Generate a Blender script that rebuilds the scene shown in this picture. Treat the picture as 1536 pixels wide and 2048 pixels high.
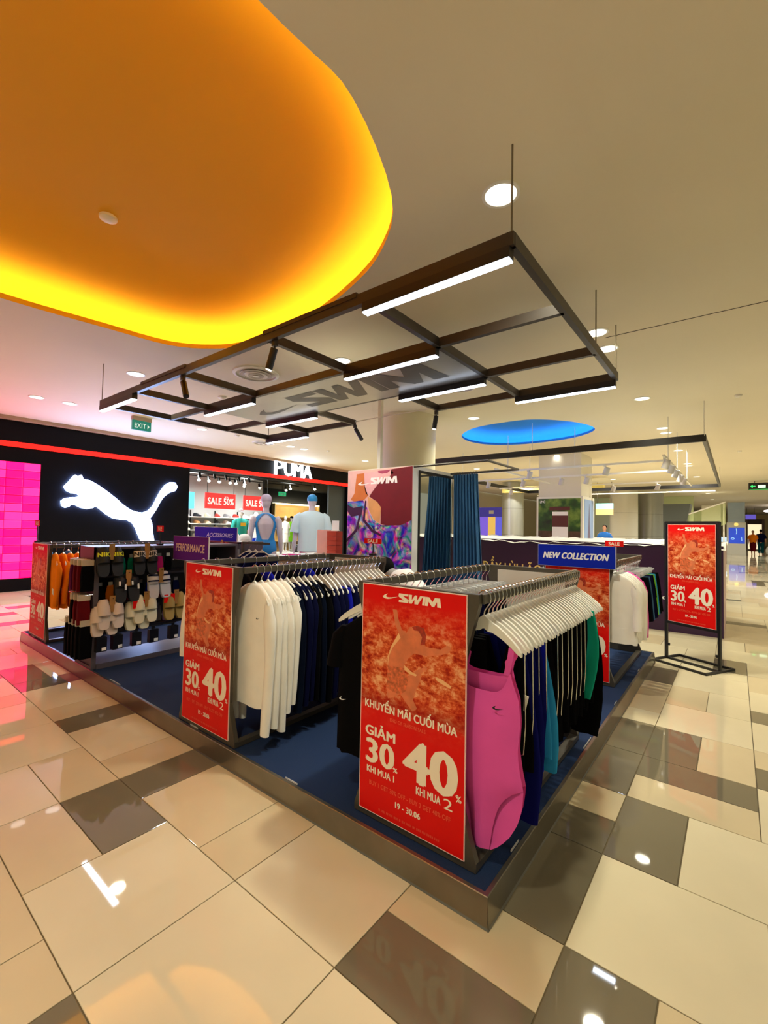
import bpy, bmesh, math, random
from mathutils import Vector, Matrix
random.seed(7)
for _o in list(bpy.data.objects): bpy.data.objects.remove(_o, do_unlink=True)
SC = bpy.context.scene
COL = SC.collection
PI = math.pi

# ------------------------------------------------------------------ camera
F_PX, YAW, PITCH, ROLL, EYE = 890.66, .668174, .032477, .018273, 1.54
_f = Vector((-math.sin(YAW)*math.cos(PITCH), math.cos(YAW)*math.cos(PITCH), math.sin(PITCH)))
_r = Vector((math.cos(YAW), math.sin(YAW), 0)); _u = _r.cross(_f)
_r2 = _r*math.cos(ROLL)+_u*math.sin(ROLL); _u2 = -_r*math.sin(ROLL)+_u*math.cos(ROLL)
cam = bpy.data.cameras.new('camera'); cam.sensor_fit = 'VERTICAL'; cam.sensor_height = 36; cam.lens = 36*F_PX/2048
cam.clip_start = .02; cam.clip_end = 300
camo = bpy.data.objects.new('camera', cam); COL.objects.link(camo)
camo.matrix_world = Matrix(((_r2.x, _u2.x, -_f.x, 0), (_r2.y, _u2.y, -_f.y, 0), (_r2.z, _u2.z, -_f.z, EYE), (0, 0, 0, 1)))
SC.camera = camo

# ------------------------------------------------------------------ view, world
SC.view_settings.view_transform = 'Standard'; SC.view_settings.look = 'None'
SC.view_settings.exposure = 0.0; SC.view_settings.gamma = 1; SC.view_settings.use_curve_mapping = False
W = bpy.data.worlds.new('mall_air'); SC.world = W; W.use_nodes = True
W.node_tree.nodes['Background'].inputs[0].default_value = (.62, .58, .41, 1)
W.node_tree.nodes['Background'].inputs[1].default_value = .52

# ------------------------------------------------------------------ lamps of the mall ceiling
CEIL = 3.74
WARM = (1, .95, .73)
def area_lamp(name, loc, power, color=WARM, size=.2, spread=118, rot=(0, 0, 0), shape='DISK', size_y=None):
    l = bpy.data.lights.new(name, 'AREA'); l.shape = shape; l.size = size
    if size_y: l.size_y = size_y
    l.energy = power; l.color = color; l.spread = math.radians(spread)
    o = bpy.data.objects.new(name, l); o.location = loc; o.rotation_euler = rot; COL.objects.link(o)
    return o
DOWNLIGHTS = []
for y in (-5.6, -2.9, -.2, 2.7, 5.28, 5.83, 8.38, 11.04, 11.6, 14.3, 17.2, 17.8, 21.5, 26, 31, 37, 44): DOWNLIGHTS.append((-1.2, y))
for y in (-4, 4.24, 8.03, 13.4, 17.0, 21.0): DOWNLIGHTS.append((-4.1, y))
for y in (-4.5, -1.6, 2.84): DOWNLIGHTS.append((-6.99, y))
for y in (-3, 2.33, 2.83, 5.48, 8.12, 8.63, 11.35, 14.2): DOWNLIGHTS.append((-9.8, y))
for y in (-4, -.5, 3.2, 7.0, 11, 15.5, 21, 28, 36): DOWNLIGHTS.append((2.2, y))
for y in (15, 19, 24): DOWNLIGHTS.append((-7.5, y))
for (x, y) in DOWNLIGHTS: area_lamp('downlight_lamp', (x, y, CEIL-.03), 30 if y < 12 else 80, WARM if y < 12 else (1, .96, .84), spread=118 if y < 12 else 150)

# ------------------------------------------------------------------ helpers
def S(r, g, b):
    f = lambda c: ((c/255+.055)/1.055)**2.4 if c > 10 else c/255/12.92
    return (f(r), f(g), f(b), 1)
MATS = {}
def mat(name, col, rough=.5, metal=0, emit=None, estr=0, var=0, scale=6, bump=0, bscale=40, spec=None, alpha=None, trans=0, coat=0, stretch=None):
    if name in MATS: return MATS[name]
    m = bpy.data.materials.new(name); m.use_nodes = True; nt = m.node_tree; b = nt.nodes['Principled BSDF']
    b.inputs['Base Color'].default_value = col; b.inputs['Roughness'].default_value = rough; b.inputs['Metallic'].default_value = metal
    if spec is not None: b.inputs['Specular IOR Level'].default_value = spec
    if trans: b.inputs['Transmission Weight'].default_value = trans
    if coat: b.inputs['Coat Weight'].default_value = coat
    if alpha is not None: b.inputs['Alpha'].default_value = alpha
    if emit: b.inputs['Emission Color'].default_value = emit; b.inputs['Emission Strength'].default_value = estr
    if var or bump:
        tc = nt.nodes.new('ShaderNodeTexCoord'); mp = nt.nodes.new('ShaderNodeMapping'); nt.links.new(tc.outputs['Object'], mp.inputs[0])
        if stretch: mp.inputs['Scale'].default_value = stretch
        if var:
            n = nt.nodes.new('ShaderNodeTexNoise'); n.inputs['Scale'].default_value = scale; n.inputs['Detail'].default_value = 5
            nt.links.new(mp.outputs[0], n.inputs['Vector'])
            r = nt.nodes.new('ShaderNodeValToRGB'); nt.links.new(n.outputs['Fac'], r.inputs[0])
            r.color_ramp.elements[0].position = .3; r.color_ramp.elements[1].position = .7
            r.color_ramp.elements[0].color = tuple(c*(1-var) for c in col[:3])+(1,); r.color_ramp.elements[1].color = tuple(min(1, c*(1+var)) for c in col[:3])+(1,)
            nt.links.new(r.outputs[0], b.inputs['Base Color'])
        if bump:
            n2 = nt.nodes.new('ShaderNodeTexNoise'); n2.inputs['Scale'].default_value = bscale; nt.links.new(mp.outputs[0], n2.inputs['Vector'])
            bp = nt.nodes.new('ShaderNodeBump'); bp.inputs['Strength'].default_value = bump; bp.inputs['Distance'].default_value = .01
            nt.links.new(n2.outputs['Fac'], bp.inputs['Height']); nt.links.new(bp.outputs[0], b.inputs['Normal'])
    MATS[name] = m; return m

def link(o, parent=None):
    COL.objects.link(o)
    if parent is not None: o.parent = parent
    return o
def tag(o, label, cat=None, group=None, kind=None):
    if label: o['label'] = label
    if cat: o['category'] = cat
    if group: o['group'] = group
    if kind: o['kind'] = kind
    return o
def thing(name, label, cat, loc=(0, 0, 0), rz=0, group=None):
    o = bpy.data.objects.new(name, None); o.empty_display_size = .05; o.location = loc; o.rotation_euler = (0, 0, rz); COL.objects.link(o)
    return tag(o, label, cat, group)
def struct(o): o['kind'] = 'structure'; return o

class MB:
    def __init__(s): s.v = []; s.f = []
    def add(s, vs, fs):
        n = len(s.v); s.v += [tuple(v) for v in vs]; s.f += [tuple(i+n for i in f) for f in fs]; return s
    def box(s, x0, x1, y0, y1, z0, z1, M=None):
        vs = [Vector((x, y, z)) for x in (x0, x1) for y in (y0, y1) for z in (z0, z1)]
        if M is not None: vs = [M @ v for v in vs]
        return s.add(vs, [(0, 1, 3, 2), (4, 6, 7, 5), (0, 4, 5, 1), (2, 3, 7, 6), (0, 2, 6, 4), (1, 5, 7, 3)])
    def loft(s, loops, cap=True, closed=True):
        n = len(loops[0]); vs = [p for l in loops for p in l]; fs = []
        for i in range(len(loops)-1):
            for j in range(n if closed else n-1):
                k = (j+1) % n; fs.append((i*n+j, i*n+k, (i+1)*n+k, (i+1)*n+j))
        if cap and closed: fs.append(tuple(range(n-1, -1, -1))); fs.append(tuple((len(loops)-1)*n+j for j in range(n)))
        return s.add(vs, fs)
    def tube(s, path, r, n=8, cap=True):
        P = [Vector(p) for p in path]; R = r if isinstance(r, (list, tuple)) else [r]*len(P); loops = []; up = None
        for i, p in enumerate(P):
            t = (P[min(i+1, len(P)-1)]-P[max(i-1, 0)]).normalized()
            if up is None: up = Vector((0, 0, 1)) if abs(t.z) < .9 else Vector((1, 0, 0))
            a = t.cross(up).normalized(); up = a.cross(t).normalized()
            loops.append([p+R[i]*(a*math.cos(2*PI*j/n)+up*math.sin(2*PI*j/n)) for j in range(n)])
        return s.loft(loops, cap)
    def bar(s, a, b, w, h):
        a = Vector(a); b = Vector(b); t = (b-a).normalized(); up = Vector((0, 0, 1)) if abs(t.z) < .95 else Vector((0, 1, 0))
        sd = t.cross(up).normalized()*w/2; u = sd.cross(t).normalized()*h/2
        return s.loft([[a+sd+u, a-sd+u, a-sd-u, a+sd-u], [b+sd+u, b-sd+u, b-sd-u, b+sd-u]])
    def cyl(s, c, r, z0, z1, n=24, r2=None):
        r2 = r if r2 is None else r2
        return s.loft([[(c[0]+r*math.cos(2*PI*j/n), c[1]+r*math.sin(2*PI*j/n), z0) for j in range(n)], [(c[0]+r2*math.cos(2*PI*j/n), c[1]+r2*math.sin(2*PI*j/n), z1) for j in range(n)]])
    def lathe(s, c, prof, n=24):
        return s.loft([[(c[0]+r*math.cos(2*PI*j/n), c[1]+r*math.sin(2*PI*j/n), c[2]+z) for j in range(n)] for r, z in prof])
    def ball(s, c, rx, ry, rz, n=16, m=10):
        return s.loft([[(c[0]+rx*math.sin(PI*i/m)*math.cos(2*PI*j/n), c[1]+ry*math.sin(PI*i/m)*math.sin(2*PI*j/n), c[2]-rz*math.cos(PI*i/m)) for j in range(n)] for i in [.03]+list(range(1, m))+[m-.03]])
    def prism(s, poly, fn, d):
        """poly 2D list -> fn(u,v,depth) to 3D; d thickness"""
        n = len(poly); vs = [fn(u, v, 0) for u, v in poly]+[fn(u, v, d) for u, v in poly]
        return s.add(vs, [tuple(range(n-1, -1, -1)), tuple(range(n, 2*n))]+[(i, (i+1) % n, n+(i+1) % n, n+i) for i in range(n)])
    def mesh(s, name, smooth=False):
        me = bpy.data.meshes.new(name); me.from_pydata(s.v, [], s.f); me.update()
        bm = bmesh.new(); bm.from_mesh(me); bmesh.ops.recalc_face_normals(bm, faces=bm.faces[:])
        bm.to_mesh(me); bm.free()
        if smooth:
            me.polygons.foreach_set('use_smooth', [True]*len(me.polygons))
        return me
    def build(s, name, m, parent=None, smooth=False, bevel=0, label=None, ang=None):
        me = s.mesh(name, smooth); o = bpy.data.objects.new(name, me); me.materials.append(m); link(o, parent)
        if smooth:
            try: me.set_sharp_from_angle(angle=math.radians(ang or 50))
            except Exception: pass
        if bevel:
            b = o.modifiers.new('bevel', 'BEVEL'); b.width = bevel; b.segments = 2; b.limit_method = 'ANGLE'
        if label: o['label'] = label
        return o
def inst(me, name, m=None, parent=None, loc=None, rot=None, scale=None):
    o = bpy.data.objects.new(name, me); link(o, parent)
    if loc: o.location = loc
    if rot: o.rotation_euler = rot
    if scale: o.scale = scale
    return o
def meshm(mb, name, m, smooth=False):
    me = mb.mesh(name, smooth); me.materials.append(m)
    if smooth:
        try: me.set_sharp_from_angle(angle=math.radians(50))
        except Exception: pass
    return me
def copy_tree(o, parent=None):
    c = o.copy(); COL.objects.link(c); c.parent = parent
    for ch in o.children: copy_tree(ch, c)
    return c

# flat lettering: returns 2D verts and faces fitted to a box
_TX = {}
def glyphs(body, bold=.02, shear=0):
    k = (body, bold, shear)
    if k not in _TX:
        cu = bpy.data.curves.new('t', 'FONT'); cu.body = body; cu.offset = 0; cu.shear = shear; cu.resolution_u = 3; cu.fill_mode = 'FRONT'; cu.space_character = 1.04
        o = bpy.data.objects.new('t', cu); COL.objects.link(o); bpy.context.view_layer.update()
        me = bpy.data.meshes.new_from_object(o.evaluated_get(bpy.context.evaluated_depsgraph_get()))
        vs = [(v.co.x, v.co.y) for v in me.vertices]; fs = [tuple(p.vertices) for p in me.polygons]
        bpy.data.objects.remove(o); bpy.data.curves.remove(cu); bpy.data.meshes.remove(me)
        if bold > .001:
            n0 = len(vs); v0 = list(vs); f0 = list(fs); d = bold*.9
            for q, (dx, dy) in enumerate(((d, 0), (-d, 0), (0, d*.5), (0, -d*.5))):
                vs += [(x+dx, y+dy) for x, y in v0]; fs += [tuple(i+n0*(q+1) for i in f) for f in f0]
        x0 = min(v[0] for v in vs); x1 = max(v[0] for v in vs); y0 = min(v[1] for v in vs); y1 = max(v[1] for v in vs)
        n1 = len(vs)//5 if bold > .001 else len(vs)+1
        _TX[k] = ([((v[0]-x0)/(x1-x0), (v[1]-y0)/(y1-y0), i//n1) for i, v in enumerate(vs)], fs)
    return _TX[k]
def lettering(name, m, parent, body, box, fn, bold=.02, shear=0):
    """box=(u0,u1,v0,v1) with v downwards from top; fn(u,v)->3D"""
    vs, fs = glyphs(body, bold, shear); u0, u1, v0, v1 = box
    nr = (Vector(fn(1, .5))-Vector(fn(0, .5))).cross(Vector(fn(.5, 0))-Vector(fn(.5, 1)))
    nr = nr.normalized() if nr.length > 1e-9 else Vector((0, 0, 0))
    mb = MB(); mb.add([Vector(fn(u0+(u1-u0)*x, v1+(v0-v1)*y))+nr*(.00009*q) for x, y, q in vs], fs)
    me = bpy.data.meshes.new(name); me.from_pydata(mb.v, [], mb.f); me.materials.append(m)
    return inst(me, name, parent=parent)
SWOOSH = [(0, .42), (.06, .22), (.18, .10), (.34, .08), (.55, .2), (1, .62), (.6, .42), (.42, .36), (.28, .38), (.22, .5), (.24, .66), (.34, .95), (.14, .72)]
SW_G = [  # heavy slanted block letters of the shop logo, 0..1 in both axes per letter
    ((0, .24), [(.02, 1), (1, 1), (.97, .76), (.42, .76), (1.04, .36), (.96, 0), (0, 0), (.02, .24), (.56, .24), (-.04, .64)]),
    ((.25, .56), [(0, 1), (.26, 1), (.24, .42), (.5, 1), (.66, 1), (.66, .42), (.9, 1), (1.12, 1), (.72, 0), (.46, 0), (.46, .5), (.24, 0), (.02, 0)]),
    ((.575, .65), [(.3, 1), (1.1, 1), (.75, 0), (0, 0)]),
    ((.66, 1.), [(.0, 1), (.24, 1), (.46, .5), (.62, 1), (.96, 1), (1.04, 0), (.78, 0), (.76, .58), (.58, 0), (.42, 0), (.2, .5), (.14, 0), (-.06, 0)])]
def logo_poly(parent, name, m, poly, box, fn):
    u0, u1, v0, v1 = box
    me = bpy.data.meshes.new(name); vs = [fn(u0+(u1-u0)*x, v1+(v0-v1)*y) for x, y in poly]
    bm = bmesh.new(); bv = [bm.verts.new(v) for v in vs]; f = bm.faces.new(bv); bm.normal_update(); bmesh.ops.triangulate(bm, faces=[f]); bm.to_mesh(me); bm.free()
    me.materials.append(m); return inst(me, name, parent=parent)
def swim_logo(parent, m, sw_box, tx_box, fn):
    logo_poly(parent, 'swoosh_mark', m, SWOOSH, sw_box, fn)
    u0, u1, v0, v1 = tx_box
    for (a, b), g in SW_G:
        logo_poly(parent, 'letter', m, g, (u0+(u1-u0)*a, u0+(u1-u0)*b, v0, v1), fn)
ORD = ['first', 'second', 'third', 'fourth', 'fifth', 'sixth', 'seventh', 'eighth', 'ninth', 'tenth', 'eleventh', 'twelfth', 'thirteenth', 'fourteenth', 'fifteenth', 'sixteenth', 'seventeenth', 'eighteenth', 'nineteenth', 'twentieth',
       'twenty-first', 'twenty-second', 'twenty-third', 'twenty-fourth', 'twenty-fifth', 'twenty-sixth', 'twenty-seventh', 'twenty-eighth', 'twenty-ninth', 'thirtieth', 'thirty-first', 'thirty-second', 'thirty-third', 'thirty-fourth', 'thirty-fifth', 'thirty-sixth', 'thirty-seventh', 'thirty-eighth']
# ------------------------------------------------------------------ materials
def floor_mat(name, c, rough=.03):
    return mat(name, c, rough, var=.07, scale=1.3)
T_LIGHT = floor_mat('tile_cream', S(210, 198, 168)); T_TAN = floor_mat('tile_tan', S(200, 183, 150)); T_DARK = floor_mat('tile_taupe', S(112, 103, 84))
GROUT = mat('grout', S(96, 82, 55), .8)
M_CEIL = mat('ceiling_paint', S(226, 216, 190), .75, var=.02, scale=.6)
M_WHITE = mat('white_paint', S(232, 228, 215), .5)
M_GREYM = mat('graphite_metal', S(86, 80, 70), .38, .35, var=.08, scale=9)
M_DARKM = mat('dark_frame_metal', S(62, 55, 48), .4, .3)
M_BLACK = mat('black_paint', S(22, 21, 22), .4)
M_BLACKW = mat('shop_black_panel', S(5, 5, 11), .45, var=.2, scale=3, spec=.15)
M_CHROME = mat('chrome', S(200, 200, 196), .2, 1)
M_WHP = mat('white_plastic', S(240, 238, 228), .35)
M_CARPET = mat('blue_carpet', S(3, 38, 80), .95, var=.18, scale=260, bump=.5, bscale=500)
M_RED = mat('poster_red', S(232, 10, 4), .5, spec=.2)
M_PRINTW = mat('print_cream', S(255, 240, 216), .5)
M_PRINTO = mat('print_orange', S(245, 95, 60), .5)
M_LETW = mat('letter_white', S(250, 250, 250), .5)
M_LETB = mat('letter_black', S(18, 18, 20), .5)
M_KRAFT = mat('kraft_card', S(168, 124, 66), .8)
M_LED = mat('led_diffuser', S(240, 245, 255), .4, emit=(.72, .82, 1, 1), estr=7)
M_LAMP = mat('lamp_glow', S(255, 250, 235), .4, emit=(1, .96, .84, 1), estr=2.6)

# ------------------------------------------------------------------ floor
G = .3; GX, GY = -.507, -.03
floor = struct(MB().box(-19, 9, -7, 75, -.06, -.004).build('floor', GROUT)); tag(floor, 'glossy mall floor of cream, tan and taupe tiles')
fixed = [(-2,0,5,6,'t'),(-2,0,4,5,'d'),(-2,0,2,4,'l'),(-4,-2,4,6,'l'),(-5,-4,4,6,'t'),(-7,-5,4,6,'t'),(-8,-7,4,6,'d'),(-9,-8,4,6,'t'),(-11,-9,4,6,'l'),(-12,-11,4,6,'d'),
 (-13,-12,4,6,'t'),(-15,-13,4,6,'l'),(-16,-15,4,6,'d'),(-18,-16,5,6,'t'),(-18,-16,4,5,'d'),(-20,-18,4,6,'l'),(-4,-2,2,4,'l'),(-6,-4,2,4,'l'),(-8,-6,3,4,'d'),(-8,-6,2,3,'t'),(-10,-8,3,4,'t'),(-10,-8,2,3,'l'),(-12,-10,2,4,'l'),(-14,-12,2,4,'l'),
 (-15,-14,2,4,'t'),(-17,-15,2,4,'l'),(-18,-17,2,4,'d'),(-20,-18,2,4,'l'),(-22,-20,2,4,'d'),(-24,-22,2,4,'l'),(-5,-4,0,2,'t'),(-4,-3,0,2,'d'),(-3,-2,0,2,'d'),(-7,-5,0,2,'t'),(-9,-7,0,2,'l'),(-2,0,0,2,'l'),(-11,-9,0,2,'t'),
 (0,1,4,6,'d'),(0,1,2,4,'d'),(1,3,4,6,'t'),(0,2,6,8,'l'),(2,3,6,7,'t'),(2,3,7,8,'t'),(0,1,8,10,'d'),(1,3,8,10,'l'),(-1,0,6,8,'d'),(-1,0,8,9,'d'),(-1,0,9,10,'t'),(-1,0,10,12,'d'),(-1,0,12,14,'d'),
 (-1,0,14,15,'l'),(-1,0,15,17,'t'),(-1,0,17,18,'t'),(-1,0,18,20,'d'),(-1,0,20,22,'l'),(0,2,10,11,'t'),(0,2,11,12,'d'),(0,1,12,14,'d'),(1,2,12,14,'t'),(0,2,14,16,'l'),(0,1,16,18,'t'),(1,2,16,18,'l'),(0,2,18,20,'l'),(2,4,10,12,'l'),(2,4,12,13,'d'),(2,4,13,14,'t'),(2,4,14,16,'l'),(2,4,16,17,'d')]
occ = set(); tiles = []
def put(i0, i1, j0, j1, c):
    for i in range(i0, i1):
        for j in range(j0, j1): occ.add((i, j))
    tiles.append((i0, i1, j0, j1, c))
for t in fixed: put(*t)
def under(i, j):   # fully under the platform or behind the shop wall
    x = GX+(i+.5)*G; y = GY+(j+.5)*G
    return (-6.9 < x < -1.1 and 2.0 < y < 5.9)
rt = random.Random(11)
for j in range(-8, 165):
    for i in range(-41, 16 if j < 60 else 14):
        if (i, j) in occ or under(i, j): continue
        for (a, b) in rt.choice([[(2, 2), (2, 1), (1, 2), (1, 1)], [(2, 2), (1, 2), (1, 1)], [(2, 1), (1, 1)], [(1, 2), (1, 1)], [(2, 2), (2, 1), (1, 1)]]):
            if all((i+p, j+q) not in occ for p in range(a) for q in range(b)):
                put(i, i+a, j, j+b, rt.choice('llllttdd' if a*b < 4 else 'lllltl')); break
tm = {'l': T_LIGHT, 't': T_TAN, 'd': T_DARK}
def tdist(t): x = GX+(t[0]+t[1])/2*G; y = GY+(t[2]+t[3])/2*G; return x, y, math.hypot(x, y)
def inview(x, y):
    d = x*_f.x+y*_f.y; s = x*_r.x+y*_r.y
    return d > .1 and abs(s) < d*.95+.6
vis = sorted([t for t in tiles if inview(*tdist(t)[:2])], key=lambda t: tdist(t)[2])[:300]
visset = set(vis); tcache = {}; far = {'l': MB(), 't': MB(), 'd': MB()}
for t in tiles:
    i0, i1, j0, j1, c = t; g = .0022
    if t in visset:
        k = (i1-i0, j1-j0, c)
        if k not in tcache:
            a, b = k[0]*G, k[1]*G; e = .0016
            mb = MB().loft([[(g, g, -.004), (a-g, g, -.004), (a-g, b-g, -.004), (g, b-g, -.004)], [(g, g, -.0012), (a-g, g, -.0012), (a-g, b-g, -.0012), (g, b-g, -.0012)], [(g+e, g+e, 0), (a-g-e, g+e, 0), (a-g-e, b-g-e, 0), (g+e, b-g-e, 0)]])
            tcache[k] = meshm(mb, 'floor_tile', tm[c])
        inst(tcache[k], 'floor_tile', parent=floor, loc=(GX+i0*G, GY+j0*G, 0))
    else:
        far[c].add([(GX+i0*G+g, GY+j0*G+g, 0), (GX+i1*G-g, GY+j0*G+g, 0), (GX+i1*G-g, GY+j1*G-g, 0), (GX+i0*G+g, GY+j1*G-g, 0)], [(0, 1, 2, 3)])
fm = MB(); fi = []
for k, c in enumerate('ltd'): fi += [k]*len(far[c].f); fm.add(far[c].v, far[c].f)
ft = fm.build('distant_floor_tiles', T_LIGHT, floor); ft.data.materials.append(T_TAN); ft.data.materials.append(T_DARK); ft.data.polygons.foreach_set('material_index', fi); ft['kind'] = 'stuff'

# ------------------------------------------------------------------ ceiling with two recessed coves
def smooth_loop(pts, n=80):
    P = [Vector((x, y)) for x, y in pts]; m = len(P); out = []
    for k in range(n):
        t = k/n*m; i = int(t); f = t-i; a, b, c, d = P[(i-1) % m], P[i % m], P[(i+1) % m], P[(i+2) % m]
        out.append(.5*((2*b)+(c-a)*f+(2*a-5*b+4*c-d)*f*f+(3*b-a-3*c+d)*f**3))
    return out
Y_OVAL = smooth_loop([(-1.55, 1.2), (-1.54, 1.65), (-1.82, 2.34), (-2.24, 2.72), (-2.75, 2.95), (-3.45, 3.14), (-4.21, 3.22), (-4.75, 3.17), (-5.15, 3.0), (-5.5, 2.62), (-5.62, 1.9), (-5.72, 1.03), (-5.7, .0), (-5.4, -1.2), (-4.7, -2.0), (-3.7, -2.3), (-2.7, -2.0), (-2.05, -1.2), (-1.68, .0)])
B_OVAL = smooth_loop([(-2.38, 10.36), (-2.55, 9.5), (-3.1, 8.83), (-3.7, 8.7), (-4.5, 8.85), (-5.1, 9.4), (-5.3, 10.1), (-5.1, 10.8), (-4.5, 11.2), (-3.7, 11.25), (-2.9, 11.0)])
cu = bpy.data.curves.new('ceil', 'CURVE'); cu.dimensions = '2D'; cu.fill_mode = 'BOTH'
def spl(pts):
    s = cu.splines.new('POLY'); s.points.add(len(pts)-1); s.use_cyclic_u = True
    for p, q in zip(s.points, pts): p.co = (q[0], q[1], 0, 1)
spl([(-12.1, -7), (9, -7), (9, 75), (-12.1, 75)]); spl(Y_OVAL); spl(B_OVAL)
_co = bpy.data.objects.new('ceil', cu); COL.objects.link(_co); bpy.context.view_layer.update()
cme = bpy.data.meshes.new_from_object(_co.evaluated_get(bpy.context.evaluated_depsgraph_get())); bpy.data.objects.remove(_co)
cme.transform(Matrix.Translation((0, 0, CEIL))); cme.materials.clear(); cme.materials.append(M_CEIL)
ceiling = bpy.data.objects.new('ceiling', cme); COL.objects.link(ceiling); struct(ceiling); tag(ceiling, 'warm white painted mall ceiling')
MB().box(-1.15, 3.2, 5.475, 5.485, CEIL-.003, CEIL+.02).build('ceiling_joint', mat('joint_dark', S(60, 52, 40), .8), ceiling)
MB().box(-12.16, -12.0, -7, 15, CEIL-.07, CEIL+.02).build('cornice', mat('cornice_beige', S(178, 150, 128), .7), ceiling)
def offset_loop(L, d):
    n = len(L); out = []
    c = sum(L, Vector((0, 0)))/n
    for i in range(n):
        t = (L[(i+1) % n]-L[i-1]).normalized(); nrm = Vector((t.y, -t.x))
        if nrm.dot(L[i]-c) < 0: nrm = -nrm
        out.append(L[i]+nrm*d)
    return out
def cove(name, L, paint, glow, lip, label):
    c = sum(L, Vector((0, 0)))/len(L)
    prof = [(.16, .02), (.17, .10), (.155, .17), (.10, .235), (.0, .285), (-.14, .325)]
    loops = [[(p.x, p.y, CEIL+z) for p in offset_loop(L, d)] for d, z in prof]
    base = offset_loop(L, -.14)
    for s, z in ((.86, .35), (.65, .365), (.4, .372), (.12, .374)): loops.append([(c.x+(p.x-c.x)*s, c.y+(p.y-c.y)*s, CEIL+z) for p in base])
    t = MB(); t.loft(loops, cap=False); n = len(L); t.f.append(tuple((len(loops)-1)*n+j for j in range(n)))
    d = t.build(name, paint, ceiling, smooth=True, label=label, ang=180)
    l2 = MB(); a = [(p.x, p.y) for p in L]; b = [(p.x, p.y) for p in offset_loop(L, .02)]
    l2.loft([[(x, y, CEIL+.0) for x, y in a], [(x, y, CEIL+.055) for x, y in a], [(x, y, CEIL+.055) for x, y in b], [(x, y, CEIL+.0) for x, y in b]], cap=False)
    l2.build('cove_lip', lip, d, smooth=True, ang=40)
    l3 = MB(); e0 = offset_loop(L, .05); e1 = offset_loop(L, .12)
    l3.loft([[(p.x, p.y, CEIL+.012) for p in e0], [(p.x, p.y, CEIL+.012) for p in e1]], cap=False)
    l3.build('led_strip', glow, d)
    return d
cove('amber_ceiling_cove', Y_OVAL, mat('amber_paint', (.78, .375, .004, 1), .85), mat('amber_led', (1, .8, .3, 1), .5, emit=(1, .92, .3, 1), estr=20), mat('lip_amber', S(240, 190, 30), .7), 'amber painted oval ceiling recess with hidden strip light')
cove('blue_ceiling_cove', B_OVAL, mat('blue_paint', (.01, .22, .62, 1), .85), mat('blue_led', (.3, .7, 1, 1), .5, emit=(.35, .72, 1, 1), estr=15), mat('lip_blue', S(40, 150, 230), .7), 'blue painted oval ceiling recess with hidden strip light')

# downlights
ring = MB(); n = 28
ring.loft([[(r*math.cos(2*PI*j/n), r*math.sin(2*PI*j/n), z) for j in range(n)] for r, z in ((.125, .002), (.122, -.008), (.103, -.008), (.1, .0))], cap=False)
ring_me = meshm(ring, 'trim_ring', M_WHP, True)
disc_me = meshm(MB().cyl((0, 0), .101, -.006, 0, 28), 'glowing_disc', M_LAMP)
def dl_label(x, y):
    row = {-1.2: 'above the platform right edge', -4.1: 'over the platform middle', -6.99: 'beside the amber ceiling recess', -9.8: 'in the row before the dark shop front', 2.2: 'in the right-hand ceiling row', -7.5: 'in the distant ceiling row'}[x]
    same = sorted([q for p, q in DOWNLIGHTS if p == x and q > 1.5])
    if y not in same:
        oth = sorted([q for p, q in DOWNLIGHTS if p == x and q <= 1.5], reverse=True)
        return 'round downlight behind the viewer, %s, %s' % (row, ORD[oth.index(y)])
    return 'round white downlight %s, %s from the viewer' % (row, ORD[same.index(y)])
for (x, y) in DOWNLIGHTS:
    t = thing('downlight', dl_label(x, y), 'downlight', (x, y, CEIL), group='recessed ceiling downlights')
    inst(ring_me, 'trim_ring', parent=t); inst(disc_me, 'glowing_disc', parent=t)
# air vents, detectors
def vent(x, y, r, label):
    t = thing('air_vent', label, 'vent', (x, y, CEIL), group='round ceiling air vents')
    MB().lathe((0, 0, 0), [(r, 0), (r*.99, -.018), (r*.86, -.03), (r*.84, -.006), (.02, -.004)], 40).build('outer_ring', M_WHITE, t, True)
    for k, rr in enumerate((.7, .52, .34, .16)):
        MB().lathe((0, 0, 0), [(r*rr, -.03-.006*k), (r*rr*.97, -.034-.006*k), (r*(rr-.1), -.006-.006*k), (r*(rr-.13), -.006-.006*k)], 32).build('vent_cone', M_WHITE if k % 2 else mat('vent_grey', S(190, 184, 170), .5), t, True)
vent(-5.48, 3.87, .33, 'round white air vent seen through the hanging light frame')
vent(-9.96, 7.33, .3, 'small round air vent above the dark shop front')
vent(-3.55, 12.55, .3, 'round air vent behind the blue ceiling recess')
vent(-3.35, 6.05, .3, 'round ceiling vent just behind the right rear of the light frame')
def detector(x, y, z, r, label):
    MB_ = MB().lathe((x, y, z), [(r, 0), (r*.96, -.02), (r*.6, -.035), (r*.2, -.04), (.004, -.04)], 20)
    tag(MB_.build('smoke_detector', M_WHITE, smooth=True), label, 'detector', 'ceiling detectors')
detector(-4.15, 1.42, CEIL+.375, .07, 'small white disc on the amber recess')
detector(-7.0, 4.26, CEIL, .07, 'white ceiling disc seen between left light frame bars')
detector(.05, 9.0, CEIL, .05, 'small square-looking sensor on the plain right ceiling')
detector(.1, 15.2, CEIL, .05, 'second small sensor further along the right ceiling')
detector(-9.7, 6.35, CEIL, .06, 'sprinkler head near the dark shop front')
detector(-9.4, 9.2, CEIL, .05, 'tiny ceiling fitting in front of the lit sign')
PCACHE = {}
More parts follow.
